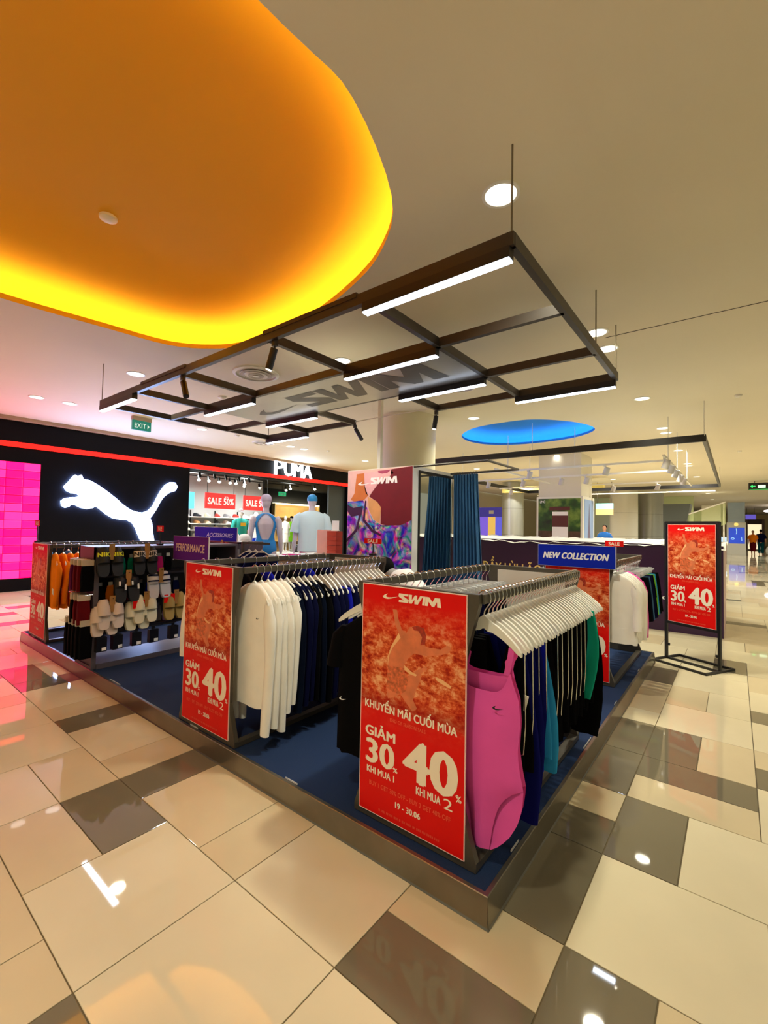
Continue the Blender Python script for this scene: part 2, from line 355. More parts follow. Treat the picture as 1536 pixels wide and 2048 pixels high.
# ------------------------------------------------------------------ platform with blue carpet
PX0, PX1, PY0, PY1, PH = -7.16, -.747, 1.636, 6.15, .12
plat = thing('display_platform', 'low display platform with grey metal edges and blue carpet top', 'platform', (0, 0, 0))
MB().box(PX0+.03, PX1-.03, PY0+.03, PY1-.03, 0, PH-.004).build('carpet_deck', M_CARPET, plat)
def fascia(a, b, n):   # a,b lower outer corners, n = inward normal
    a = Vector(a); b = Vector(b); n = Vector(n); t = (b-a).normalized(); q = .03; L = []
    for p, s in ((a, 1), (b, -1)):
        L.append([p, p+n*.004+Vector((0, 0, .008)), p+n*.010+t*s*.010+Vector((0, 0, PH-.003)), p+n*.013+t*s*.013+Vector((0, 0, PH)), p+n*.03+t*s*.03+Vector((0, 0, PH)), p+n*.03+t*s*.03])
    return MB().loft(L)
M_FASCIA = mat('fascia_metal', S(136, 131, 120), .3, .85, var=.10, scale=5)
for a, b, n in (((PX0, PY0, 0), (PX1, PY0, 0), (0, 1, 0)), ((PX1, PY0, 0), (PX1, PY1, 0), (-1, 0, 0)), ((PX1, PY1, 0), (PX0, PY1, 0), (0, -1, 0)), ((PX0, PY1, 0), (PX0, PY0, 0), (1, 0, 0))):
    fascia(a, b, n).build('edge_fascia', M_FASCIA, plat)
M_ACRYL = mat('clear_strip', S(225, 225, 220), .12, spec=.8, alpha=.55)
for k in range(5):
    x = PX0+.35+k*1.23+.1*math.sin(k*2.7); MB().bar((x, PY0+.036, PH+.003), (x+.10+.12*(k % 3 == 2), PY0+.036, PH+.003), .004, .008).build('edge_strip', M_ACRYL, plat)
for k in range(4):
    y = PY0+.3+k*1.1+.1*math.sin(k*1.9); MB().bar((PX1-.036, y, PH+.003), (PX1-.036, y+.09+.1*(k % 3 == 1), PH+.003), .004, .008).build('edge_strip', M_ACRYL, plat)

# ------------------------------------------------------------------ sale poster (flat print on a thin board)
def photo_mat():
    m = bpy.data.materials.new('poster_photo_print'); m.use_nodes = True; nt = m.node_tree; b = nt.nodes['Principled BSDF']; b.inputs['Roughness'].default_value = .5; b.inputs['Specular IOR Level'].default_value = .2
    N = nt.nodes.new; Lk = nt.links.new
    tc = N('ShaderNodeTexCoord'); mp = N('ShaderNodeMapping'); mp.inputs['Scale'].default_value = (9, 9, 13); Lk(tc.outputs['Object'], mp.inputs[0])
    n1 = N('ShaderNodeTexNoise'); n1.inputs['Scale'].default_value = 1.5; n1.inputs['Detail'].default_value = 9; n1.inputs['Roughness'].default_value = .74; n1.inputs['Distortion'].default_value = .15; Lk(mp.outputs[0], n1.inputs['Vector'])
    vo = N('ShaderNodeTexVoronoi'); vo.inputs['Scale'].default_value = 4.6; Lk(mp.outputs[0], vo.inputs['Vector'])
    mx = N('ShaderNodeMix'); mx.data_type = 'FLOAT'; mx.inputs[0].default_value = .08; Lk(n1.outputs['Fac'], mx.inputs[2]); Lk(vo.outputs['Distance'], mx.inputs[3])
    r = N('ShaderNodeValToRGB'); e = r.color_ramp.elements; e[0].position = .33; e[0].color = S(112, 8, 3); e[1].position = .62; e[1].color = S(252, 190, 135)
    k = e.new(.43); k.color = S(184, 46, 14); k = e.new(.51); k.color = S(226, 104, 50); Lk(mx.outputs[0], r.inputs[0])
    sx = N('ShaderNodeSeparateXYZ'); Lk(tc.outputs['Object'], sx.inputs[0])
    zs = N('ShaderNodeMath'); zs.operation = 'MULTIPLY'; zs.inputs[1].default_value = .85; Lk(sx.outputs['Z'], zs.inputs[0])
    r2 = N('ShaderNodeValToRGB'); Lk(zs.outputs[0], r2.inputs[0]); q = r2.color_ramp.elements   # print layout by height on the board
    q[0].position = .36; q[0].color = (0, 0, 0, 1); q[1].position = .88; q[1].color = (0, 0, 0, 1)
    for p, c in ((.425, .08), (.485, .75), (.56, 1), (.72, .95), (.80, .45)): z = q.new(p); z.color = (c, c, c, 1)
    m2 = N('ShaderNodeMix'); m2.data_type = 'RGBA'; Lk(r2.outputs[0], m2.inputs[0]); m2.inputs[6].default_value = S(232, 10, 4); Lk(r.outputs[0], m2.inputs[7])
    r3 = N('ShaderNodeValToRGB'); Lk(sx.outputs['Z'], r3.inputs[0]); q = r3.color_ramp.elements
    q[0].position = .50; q[0].color = (1, 1, 1, 1); q[1].position = .60; q[1].color = (1, 1, 1, 1); z = q.new(.545); z.color = (.62, .5, .5, 1)
    m3 = N('ShaderNodeMix'); m3.data_type = 'RGBA'; m3.blend_type = 'MULTIPLY'; m3.inputs[0].default_value = 1; Lk(m2.outputs[2], m3.inputs[6]); Lk(r3.outputs[0], m3.inputs[7])
    Lk(m3.outputs[2], b.inputs['Base Color']); return m
M_PHOTO = photo_mat()
M_SKIN_P = mat('print_skin', S(226, 122, 76), .45, var=.2, scale=14)
M_SHORT_P = mat('print_trunks', S(214, 104, 58), .45, var=.45, scale=55)
M_HAIR_P = mat('print_hair', S(170, 48, 26), .45, var=.4, scale=60)
M_RIM_P = mat('print_highlight', S(250, 190, 130), .45)
SIL = [(0.326, 0.099), (0.369, 0.099), (0.387, 0.14), (0.422, 0.18), (0.464, 0.19), (0.496, 0.163), (0.567, 0.151), (0.63, 0.156), (0.654, 0.187), (0.64, 0.222), (0.648, 0.231), (0.782, 0.228), (0.839, 0.207), (0.875, 0.213), (0.854, 0.234), (0.783, 0.251), (0.664, 0.266), (0.54, 0.269), (0.492, 0.291), (0.453, 0.322), (0.454, 0.357), (0.495, 0.366), (0.574, 0.333), (0.658, 0.307), (0.666, 0.319), (0.605, 0.343), (0.614, 0.365), (0.576, 0.404), (0.539, 0.459), (0.579, 0.49), (0.533, 0.507), (0.459, 0.473), (0.417, 0.451), (0.342, 0.474), (0.291, 0.485), (0.272, 0.441), (0.279, 0.391), (0.285, 0.347), (0.283, 0.305), (0.316, 0.259), (0.374, 0.212), (0.39, 0.196), (0.355, 0.164)]
PW, PHT = .585, 1.105
def poster(parent, loc, name='sale_poster'):
    """board in local XZ plane facing -Y, origin at its lower left corner"""
    base = bpy.data.objects.get('poster_proto')
    bd = MB().box(0, PW, 0, .006, 0, PHT).build(name, mat('board_white_edge', S(250, 215, 205), .5), parent); bd.location = loc
    fn = lambda d: (lambda u, v: (u*PW, -.0004-d, (1-v)*PHT))
    pr = MB().add([(.004, -.0003, .004), (PW-.004, -.0003, .004), (PW-.004, -.0003, PHT-.004), (.004, -.0003, PHT-.004)], [(0, 1, 2, 3)])
    inst(PCACHE.setdefault('print', meshm(pr, 'printed_face', M_PHOTO)), 'printed_face', parent=bd)
    def once(key, make):
        if key not in PCACHE:
            n0 = set(COL.objects); make(); PCACHE[key] = [(o.name.split('.')[0], o.data) for o in COL.objects if o not in n0]
        else:
            for nm, me in PCACHE[key]: inst(me, nm, parent=bd)
    def all_():
        logo_poly(bd, 'printed_figure', M_SKIN_P, [(u, 1-v) for u, v in SIL], (0, 1, 0, 1), fn(.0003))
        logo_poly(bd, 'printed_figure', M_SHORT_P, [(u, 1-v) for u, v in [(.285, .345), (.452, .338), (.456, .36), (.495, .366), (.47, .43), (.417, .452), (.34, .45), (.274, .44), (.279, .391)]], (0, 1, 0, 1), fn(.0006))
        logo_poly(bd, 'printed_figure', M_HAIR_P, [(u, 1-v) for u, v in [(.52, .16), (.567, .151), (.63, .156), (.654, .187), (.642, .222), (.60, .228), (.615, .195), (.58, .172), (.54, .172)]], (0, 1, 0, 1), fn(.0006))
        logo_poly(bd, 'printed_figure', M_RIM_P, [(u, 1-v) for u, v in [(.39, .196), (.316, .259), (.283, .305), (.285, .345), (.298, .30), (.33, .265), (.41, .215)]], (0, 1, 0, 1), fn(.0006))
        logo_poly(bd, 'printed_figure', M_RIM_P, [(u, 1-v) for u, v in [(.45, .325), (.52, .345), (.575, .352), (.56, .36), (.5, .356), (.452, .345)]], (0, 1, 0, 1), fn(.0006))
        logo_poly(bd, 'printed_figure', M_RIM_P, [(u, 1-v) for u, v in [(.74, .34), (.80, .345), (.88, .362), (.87, .372), (.79, .362), (.745, .352)]], (0, 1, 0, 1), fn(.0006))
        swim_logo(bd, M_PRINTW, (.219, .375, .033, .06), (.385, .777, .027, .064), fn(.0004))
        for s, bx, bo, m in (('KHUYẾN MÃI CUỐI MÙA', (.05, .933, .494, .549), .042, M_PRINTW), ('END OF SEASON SALE', (.318, .66, .564, .579), .02, M_PRINTO), ('GIẢM', (.06, .375, .610, .668), .042, M_PRINTW),
                             ('30', (.068, .37, .679, .786), .045, M_PRINTW), ('%', (.355, .402, .766, .786), .03, M_PRINTW), ('KHI MUA 1', (.083, .37, .800, .829), .04, M_PRINTW), ('40', (.45, .945, .620, .793), .05, M_PRINTW),
                             ('%', (.926, .974, .765, .792), .03, M_PRINTW), ('KHI MUA', (.58, .80, .800, .833), .04, M_PRINTW), ('2', (.825, .9, .797, .838), .0, M_PRINTW), ('BUY 1 GET 30% OFF - BUY 2 GET 40% OFF', (.113, .887, .861, .881), .02, M_PRINTO), ('19 - 30.06', (.383, .622, .904, .929), .045, M_PRINTW)):
            lettering('lettering', m, bd, s, bx, fn(.0006), bo)
        lettering('lettering', mat('print_pale_red', S(240, 110, 80), .5), bd, 'II IIIII III IIII IIIII II IIII IIIIII III IIIII IIII IIIIIII IIIII', (.217, .791, .966, .976), fn(.0006), .0)
    once('all', all_)
    return bd


# ------------------------------------------------------------------ clothes racks: hourglass end frames, two rails, two floor bars
RZ = 1.26                                   # rail top
def rack(x0, x1, y0, y1, label, with_poster=True, back=True):
    t = thing('clothes_rack', label, 'clothes rack', ((x0+x1)/2, y0, PH), group='grey metal clothes racks with sale posters')
    h = RZ-PH; w = (x1-x0)/2; L = y1-y0; i = w-.078
    prof = [(-w, 0), (w, 0), (w, .035), (i, .26), (i, h-.34), (w, h-.05), (w, h), (-w, h), (-w, h-.05), (-i, h-.34), (-i, .26), (-w, .035)]
    inner = [(-w+.06, .05), (w-.06, .05), (i-.045, .27), (i-.045, h-.35), (w-.09, h-.05), (-w+.09, h-.05), (-i+.045, h-.35), (-i+.045, .27)]
    for yy in (0, L-.03):
        mb = MB()
        mb.prism(prof, lambda u, v, d: (u, yy+d, v), .03)
        mb.build('end_frame', M_GREYM, t)
    for s in (-1, 1):
        MB().box(s*w-.012 if s > 0 else -w-.012, s*w+.012 if s > 0 else -w+.012, .03, L-.03, h-.042, h).build('rail', M_GREYM, t, bevel=.004)
        MB().box(s*w-.05 if s > 0 else -w, w if s > 0 else -w+.05, .03, L-.03, 0, .03).build('floor_bar', M_GREYM, t)
    if back: MB().box(-i+.01, i-.01, L-.037, L-.031, .03, h-.03).build('back_board', mat('board_back', S(205, 198, 186), .6), t)
    if with_poster: poster(t, (-PW/2-.007, -.007, .03))
    return t
rack(-1.515, -.845, 1.722, 3.26, 'nearest grey clothes rack with pink swimsuit and large red poster')
rack(-3.19, -2.49, 1.675, 3.2, 'grey clothes rack of white and navy shirts beside the nearest rack')
rack(-6.95, -6.27, 1.675, 3.2, 'far left clothes rack of orange tops by the pink wall')
rack(-1.52, -.87, 4.52, 6.0, 'grey clothes rack under the NEW COLLECTION sign', back=False)

# ------------------------------------------------------------------ hanging light frame over the platform
fr = thing('hanging_light_frame', 'dark metal ceiling frame hanging over the platform, with silver logo panel', 'ceiling frame', (0, 0, 3.14))
XS = [-.99, -2.07, -3.2, -4.74, -5.85, -6.92]; YS = [2.38, 3.36, 4.33, 5.2]
def fbar(a, b, up=0): MB().bar((a[0], a[1], .04+up), (b[0], b[1], .04+up), .045, .08).build('frame_bar', M_DARKM, fr)
fbar((XS[0]+.02, YS[0]), (XS[5]-.02, YS[0])); fbar((XS[0]+.02, YS[3]), (XS[2]-.02, YS[3])); fbar((XS[3]+.02, YS[3]), (XS[5]-.02, YS[3]))
for y in YS[1:3]: fbar((XS[0], y), (XS[5], y))
for x in (XS[0], XS[1], XS[5]): fbar((x, YS[0]), (x, YS[3]))
for x in (XS[2], XS[3], XS[4]): fbar((x, YS[0]), (x, YS[1])); fbar((x, YS[2]), (x, YS[3]))
for a, b in ((-2.15, -3.25), (-4.6, -5.65)): MB().box(b, a, YS[0]-.03, YS[0]+.03, .06, .095).build('frame_sleeve', M_DARKM, fr)
M_SILVER = mat('brushed_silver_panel', S(176, 174, 170), .3, .75, var=.05, scale=3)
pan = MB().box(XS[4]+.02, XS[1]-.02, YS[1]+.02, YS[2]-.02, .0, .012).build('logo_panel', M_SILVER, fr)
px0, px1, py0, py1 = XS[4]+.02, XS[1]-.02, YS[1]+.02, YS[2]-.02
pf = lambda u, v: (px0+(px1-px0)*u, py0+(py1-py0)*v, -.002)
M_LOGOD = mat('logo_grey', S(74, 72, 66), .4)
swim_logo(pan, M_LOGOD, (.10, .34, .42, .72), (.36, .92, .22, .74), pf)
LIGHTS = [(0, -.99, -2.09), (0, -5.87, -6.92), (1, -2.08, -3.2), (1, -4.79, -5.92), (2, -2.08, -3.2), (2, -4.68, -5.8), (3, -.99, -2.09), (3, -5.83, -6.96)]
LN = ['nearest right', 'far left front', 'middle right', 'middle left', 'rear middle right', 'rear middle left', 'rear right', 'rear left']
for k, (iy, a, b) in enumerate(LIGHTS):
    y = YS[iy]
    t = thing('linear_led_light', 'linear LED bar light at %s of the hanging frame' % LN[k], 'light', ((a+b)/2, y, 3.135), group='LED bars under the hanging frame')
    l = abs(a-b)/2
    MB().box(-l, l, -.032, .032, -.062, .004).build('housing', M_BLACK, t)
    MB().box(-l+.004, l-.004, -.03, .03, -.072, -.062).build('diffuser', M_LED, t)
    area_lamp('led_bar_lamp', ((a+b)/2, y, 3.055), 6, (.72, .84, 1), l*2, 160, shape='RECTANGLE', size_y=.06)
for k, (x, y, tx) in enumerate(((XS[2]+.06, YS[0]+.02, .05), (XS[3]+.02, YS[0]+.02, -.12), (XS[2]-.02, YS[3], .02), (XS[3]+.02, YS[3], -.16))):
    t = thing('track_spotlight', 'black track spotlight hanging at the %s of the light frame' % ['front middle', 'front left', 'rear right gap', 'rear left gap'][k], 'spotlight', (x, y, 3.14), group='black spotlights on the hanging frame')
    MB().box(-.02, .02, -.02, .02, -.05, 0).build('mount', M_BLACK, t)
    MB().tube([(0, 0, -.05), (0, 0, -.08)], .008).build('stem', M_BLACK, t)
    hd = MB().tube([(-tx*.1, 0, -.07), (-tx, -.02, -.25)], .032, 16).build('lamp_head', M_BLACK, t, True)
    MB().tube([(-tx*.99, -.0195, -.249), (-tx*1.02, -.0205, -.254)], .026, 16).build('lens', M_LAMP if k in (0, 2) else mat('dark_lens', S(60, 60, 64), .1), hd)
for k, (x, y) in enumerate(((XS[0], YS[0]), (XS[5], YS[0]), (XS[0], YS[2]), (XS[5], YS[3]), (XS[0], YS[3]))):
    MB().tube([(x, y, .08), (x, y, CEIL-3.14)], .006, 8).build('suspension_rod', mat('rod_grey', S(128, 118, 96), .4, .5), fr)

MB().tube([(XS[2], YS[3], .05), (XS[3], YS[3], .05)], .008).build('tie_rod', M_WHITE, fr)
# ------------------------------------------------------------------ hanging rail signs and standing sign
def flag_sign(name, label, text, x0, x1, y, z0, z1, col, tcol, box, bold=.03, shear=.25, posts=(), zb=None, depth=.012):
    t = thing(name, label, 'sign', ((x0+x1)/2, y, zb if zb is not None else z0), group='category signs on the racks')
    w = (x1-x0)/2; o = zb if zb is not None else z0
    bd = MB().box(-w, w, 0, depth, z0-o, z1-o).build('sign_board', mat('sign_edge', S(235, 232, 235), .5), t)
    MB().add([(-w+.002, -.0006, z0-o+.002), (w-.006, -.0006, z0-o+.002), (w-.006, -.0006, z1-o-.002), (-w+.002, -.0006, z1-o-.002)], [(0, 1, 2, 3)]).build('sign_face', col, bd)
    lettering('lettering', tcol, bd, text, box, lambda u, v: (-w+2*w*u, -.0014, z1-o-(z1-z0)*v), bold, shear)
    for px in posts: MB().tube([(px, .006, 0), (px, .006, z0-o+.02)], .006).build('post', M_GREYM, t)
    return t
M_SBLUE = mat('sign_blue', S(14, 40, 176), .6, spec=.12); M_SPUR = mat('sign_purple', S(104, 44, 172), .6, spec=.12)
flag_sign('category_sign', 'blue sign reading NEW COLLECTION above the rear right rack', 'NEW COLLECTION', -1.56, -.85, 4.49, 1.185, 1.395, M_SBLUE, M_LETW, (.07, .92, .35, .65), .065, .3, zb=1.26-.09)
flag_sign('category_sign', 'purple sign reading PERFORMANCE beside the slide shelf', 'PERFORMANCE', -4.805, -4.10, 2.40, 1.145, 1.40, M_SPUR, mat('print_pinkish', S(250, 225, 235), .5), (.08, .90, .31, .64), .035, .06)
flag_sign('category_sign', 'dark blue sign reading ACCESSORIES behind the purple sign', 'ACCESSORIES', -6.56, -5.43, 3.6, 1.285, 1.485, mat('sign_navy', S(8, 30, 160), .6, spec=.12), mat('print_bluish', S(170, 180, 230), .5), (.30, .92, .42, .72), .03, .3)
def sale_tag(label, x0, x1, y, z0, z1, zr):
    t = thing('sale_tag_sign', label, 'sign', ((x0+x1)/2, y, zr), group='small red SALE tags on stands')
    w = (x1-x0)/2; MB().box(-w, w, 0, .004, z0-zr, z1-zr).build('tag_board', M_RED, t)
    lettering('lettering', M_PRINTW, t, 'SALE', (.2, .8, .2, .85), lambda u, v: (-w+2*w*u, -.001, z1-zr-(z1-z0)*v), .04)
    MB().tube([(0, .006, .018), (.004, .006, (z0-zr)*.6), (0, .003, z0-zr+.005)], .006).build('tag_stem', M_BLACK, t)
    MB().box(-.025, .025, -.02, .03, 0, .02).build('clamp', M_BLACK, t)
sale_tag('small red SALE tag on the rail end of the navy shirt rack', -2.80, -2.59, 3.25, 1.375, 1.425, 1.262)
sale_tag('small red SALE tag standing behind the NEW COLLECTION sign', -.955, -.80, 4.54, 1.395, 1.445, 1.262)
sale_tag('small red SALE tag over the slide shelf', -4.99, -4.84, 2.3, 1.44, 1.505, 1.292)
sale_tag('small red SALE tag over the far left orange rack', -6.99, -6.80, 1.70, 1.47, 1.54, 1.262)

t = thing('poster_stand', 'black metal floor stand holding a red sale poster', 'poster stand', (-.405, 6.32, 0), -math.radians(28.5))
hw, hd = .30, .245
MB().bar((-hw, -hd, .012), (hw, -hd, .012), .024, .024).bar((-hw, hd, .012), (hw, hd, .012), .024, .024).bar((-hw, -hd-.012, .012), (-hw, hd+.012, .012), .024, .024).bar((hw, -hd-.012, .012), (hw, hd+.012, .012), .024, .024).bar((-hw, 0, .012), (hw, 0, .012), .024, .024).build('base_frame', M_BLACK, t)
for s in (-1, 1):
    pz = MB().bar((s*hw, 0, .02), (s*hw, 0, 1.66), .028, .028).build('upright_post', M_BLACK, t)
    MB().cyl((s*hw-s*.03, -.0), .014, .16, .19, 10).build('thumb_screw', M_BLACK, pz)
for zz in (1.65, .445): MB().bar((-hw, 0, zz), (hw, 0, zz), .03, .03).build('poster_frame', M_BLACK, t)
MB().box(-hw+.012, hw-.012, -.004, .010, .45, 1.645).build('backing_panel', M_BLACK, t)
ps = poster(t, (-.272, -.012, .462)); ps.scale = (.93, 1, 1.055)
# ------------------------------------------------------------------ hangers and garments
# local frame: origin on the rail's top, hanger along X, garment front towards -Y
M_HANG = mat('hanger_white', S(238, 236, 226), .3)
M_CLEARH = mat('hanger_clear', S(232, 234, 232), .15, alpha=.75)
def arm_loft(half=.18, drop=.105, z0=-.125, th=.012):
    loops = []
    for k in range(-9, 10):
        t = k/9; x = half*t; a = abs(t)
        z = z0-.008-drop*(a**1.5)*.92-(.0 if a > .12 else -.012*(1-a/.12)); h = .046*(1-.42*a)+(.010 if a < .15 else 0); y = -.03*(a**2)
        th2 = th*(1+.35*a)
        if a > .98: h *= .55
        loops.append([(x, y-th2/2, z+h/2), (x, y+th2/2, z+h/2), (x, y+th2/2, z-h/2), (x, y-th2/2, z-h/2)])
    return MB().loft(loops)
HANGER_ME = meshm(arm_loft(), 'hanger', M_HANG, True)
hk = [(-.030, 0, -.036), (-.030, 0, -.02), (-.024, 0, -.003), (-.012, 0, .007), (0, 0, .010), (.014, 0, .007), (.026, 0, -.005), (.030, 0, -.022), (.027, 0, -.042), (.014, 0, -.06), (.003, 0, -.075), (0, 0, -.09), (0, 0, -.125)]
HOOK_ME = meshm(MB().tube(hk, .0028, 6), 'hook', M_CHROME, True)
cb = MB().box(-.16, .16, -.006, .006, -.105, -.085)
CLIPBAR_ME = meshm(cb, 'hanger', M_CLEARH)
CLIP_ME = meshm(MB().box(-.018, .018, -.012, .012, -.15, -.08), 'clip', M_CLEARH)
def wav(ph, amp, u): return amp*(math.sin(3*u+ph)+.6*math.sin(7*u+1.7*ph))
def cloth_rows(rows, n=22, ph=0., fold=.006):
    """rows: (cx, cz, half width, half depth, y offset); returns loops"""
    L = []; m = len(rows)
    for i, (cx, cz, hw, hd, yo) in enumerate(rows):
        k = i/max(1, m-1); lp = []
        for j in range(n):
            a = 2*PI*j/n; c, s = math.cos(a), math.sin(a)
            x = hw*(abs(c)**.75)*(1 if c >= 0 else -1); f = fold*k*(1-abs(c)**4)
            lp.append((cx+x+wav(ph+i*.25, .003*k, 1), yo+hd*s+wav(ph, f, x*34), cz+wav(ph*2, .004*k, x*20)))
        L.append(lp)
    return L
def sleeve(mb, s, z0, z1, r0, r1, ph, out=.03, fwd=.0, x0=.165):
    pts = []; rs = []
    for k in range(8):
        t = k/7; pts.append((s*(x0+out*math.sin(t*1.7)+.004*math.sin(ph+5*t)), -fwd*t+.006*math.sin(ph+4*t)-.012, z0+(z1-z0)*t)); rs.append(r0+(r1-r0)*t+.003*math.sin(ph+9*t))
    rs[0] *= .5; pts[0] = (pts[0][0]-s*.012, pts[0][1], pts[0][2]+.018)
    loops = []
    for (x, y, z), r in zip(pts, rs):
        loops.append([(x+r*.92*math.cos(2*PI*j/10), y+r*.62*math.sin(2*PI*j/10), z) for j in range(10)])
    mb.loft(loops)
def longsleeve(ph=0, L=.86, d=.02, slv=1.0, nk=0.):
    mb = MB()
    rows = [(0, -.112+nk, .052+nk*.5, .014, 0), (0, -.122+nk, .075+nk*.5, .018, -.003), (0, -.147+nk*.6, .12, .020, -.008), (0, -.185+nk*.2, .165, .022, -.014), (0, -.235, .192, d, -.016), (0, -.40, .185, d+.003, -.012), (0, -.58, .185, d+.004, -.008), (0, -.74, .19, d+.005, -.006), (0, -L, .195, d+.006, -.004)]
    mb.loft(cloth_rows(rows, 22, ph)); z1 = -.23-.72*slv
    sleeve(mb, 1, -.215, z1+.03*math.sin(ph), .052, .036, ph, fwd=.03); sleeve(mb, -1, -.215, z1+.02*math.cos(ph), .052, .036, ph+2, fwd=.02)
    return mb
def tee(ph=0, L=.74):
    mb = MB()
    rows = [(0, -.135, .06, .012, 0), (0, -.15, .08, .016, -.003), (0, -.175, .12, .017, -.008), (0, -.205, .165, .018, -.014), (0, -.26, .195, .02, -.016), (0, -.42, .19, .022, -.012), (0, -L, .2, .024, -.004)]
    mb.loft(cloth_rows(rows, 22, ph)); sleeve(mb, 1, -.215, -.42, .058, .06, ph, .05); sleeve(mb, -1, -.215, -.42, .058, .06, ph, .05)
    return mb
def swimsuit(ph=0, w=1., L=1.07, top=-.31, dz=0):
    """front and back sheets joined at the side seams, scooped neck, high-cut leg openings"""
    mb = MB(); n = 18
    def lerp(tab, t):
        for (a, va), (b, vb) in zip(tab, tab[1:]):
            if t <= b: return va+(vb-va)*(t-a)/(b-a)
        return tab[-1][1]
    Wf = [(0, .112), (.06, .122), (.15, .148), (.28, .158), (.43, .150), (.54, .160), (.62, .172), (.655, .125), (.71, .085), (.79, .058), (.88, .044), (1, .034)]
    Wb = [(0, .112), (.06, .122), (.15, .148), (.28, .158), (.43, .150), (.54, .160), (.62, .172), (.72, .163), (.80, .146), (.88, .118), (.95, .080), (1, .040)]
    for sgn, W_, scoop in ((-1, Wf, .10), (1, Wb, .035)):
        L2 = []
        for i in range(27):
            t = i/26; hw = lerp(W_, t)*w; row = []
            for j in range(n+1):
                u = -1+2*j/n; bulge = (.010+.022*math.sin(PI*min(1, t*1.15)))*(1-abs(u)**2.2)
                z = top-.76*t
                if t < .3: z -= scoop*(1-t/.3)*(1-abs(u)**5)
                row.append((hw*u+.003*math.sin(ph+9*t), sgn*bulge-.006+.003*math.sin(ph+hw*u*60+5*t)*t, z))
            L2.append(row)
        mb.loft(L2, closed=False, cap=False)
    for s in (-1, 1):
        for y, dx, wd in ((-.012, 0, .012), (.010, .02, .006)):
            pts = [(s*(.100*w), y*.5, top-.02), (s*(.112*w-dx), y, top+.03), (s*(.128-dx*.5), y*.8-.012, -.255), (s*.131, -.015, -.213), (s*.131, .01, -.20)]
            mb.loft([[(x-wd, yy-.002, z), (x+wd, yy-.002, z), (x+wd, yy+.002, z), (x-wd, yy+.002, z)] for x, yy, z in pts])
    return mb
def shorts(ph=0, L=.5, w=.15):
    mb = MB(); mb.loft(cloth_rows([(0, -.135, w, .012, 0), (0, -.2, w*1.05, .018, 0), (0, -.3, w*1.12, .022, 0), (0, -.36, w*1.15, .022, 0)], 22, ph))
    for s in (-1, 1): mb.loft(cloth_rows([(s*w*.58, -.352, w*.56, .021, 0), (s*w*.62, -(L+.36)/2, w*.57, .023, 0), (s*w*.66, -L, w*.58, .024, 0)], 14, ph+s))
    return mb
def strip(ph=0, z0=-.22, z1=-.8, w0=.03, w1=.05, cx=.12, sway=.02):
    rows = []
    for k in range(7): t = k/6; rows.append((cx+sway*math.sin(3.1*t+ph), z0+(z1-z0)*t, w0+(w1-w0)*math.sin(PI*t*.8), .012, -.012))
    return MB().loft(cloth_rows(rows, 14, ph, .004))
def merge(a, b):
    n = len(a.v); return a.v+b.v, a.f+[tuple(i+n for i in f) for f in b.f]
MG = {k: mat('fabric_'+k, S(*c), .8, var=.03, scale=9, bump=.08, bscale=500, spec=.06) for k, c in dict(white=(250, 246, 236), pink=(236, 92, 178), magenta=(205, 40, 130), black=(7, 7, 9), navy=(10, 14, 50), royal=(22, 30, 175), marine=(14, 18, 96), midnight=(8, 17, 36), sky=(48, 150, 205), teal=(22, 160, 135), orange=(246, 132, 22),
      lilac=(200, 150, 215), plum=(86, 22, 70), maroon=(96, 16, 22), grey=(150, 150, 152), lime=(130, 200, 40), red=(200, 20, 24), darkteal=(12, 72, 78), cobalt=(30, 60, 210), steel=(70, 110, 150)).items()}
GC = {}
def gmesh(kind, col, v, fn):
    k = (kind, col, v)
    if k not in GC: GC[k] = meshm(fn(), kind, MG[col], True)
    return GC[k]
def tagm():
    return GC.setdefault('tag', meshm(MB().box(-.022, .022, -.0012, .0012, -.07, 0), 'price_tag', mat('card_white', S(240, 236, 220), .6)))
def hung(name, label, cat, x, y, z, group, kind, col, v=0, hanger=True, rz=0., fn=None, tagpos=None, clip=False, mirror=False, swoosh=None, rods=None):
    t = thing(name, label, cat, (x, y, z), rz, group)
    if hanger:
        h = inst(CLIPBAR_ME if clip else HANGER_ME, 'hanger', parent=t); hk_ = inst(HOOK_ME, 'hook', parent=h)
        if clip: hk_.location = (0, 0, .035); t.location.z -= .035
        if clip:
            for s in (-1, 1): inst(CLIP_ME, 'clip', parent=h, loc=(s*.12, 0, 0))
    g = inst(gmesh(kind, col, v, fn), kind.replace('_garment', ''), parent=t)
    if kind == 'jacket': g.location.z = -.06
    if rods:
        for k, s in enumerate((-1, 1)):
            pts = [(s*.155, -.02, -.215), (s*.155+.004, -.015, -.50-rods), (s*.150, -.012, -.62-rods), (s*.135, -.012, -.63-rods), (s*.130, -.012, -.60-rods)]
            key = ('rod', s, round(rods, 2))
            if key not in GC: GC[key] = meshm(MB().tube(pts, .0026, 6), 'lower_clip_rod', M_CHROME, True)
            inst(GC[key], 'lower_clip_rod', parent=t)
    if tagpos: inst(tagm(), 'price_tag', parent=t, loc=tagpos, rot=(.1, .25, 0))
    if swoosh:
        sx, sz, sc, yy, m = swoosh
        logo_poly(t, 'swoosh_mark', m, SWOOSH, (sx-sc/2, sx+sc/2, 0, sc*.42), lambda u, v_: (u, yy, sz-v_))
    return t
rg = random.Random(5)
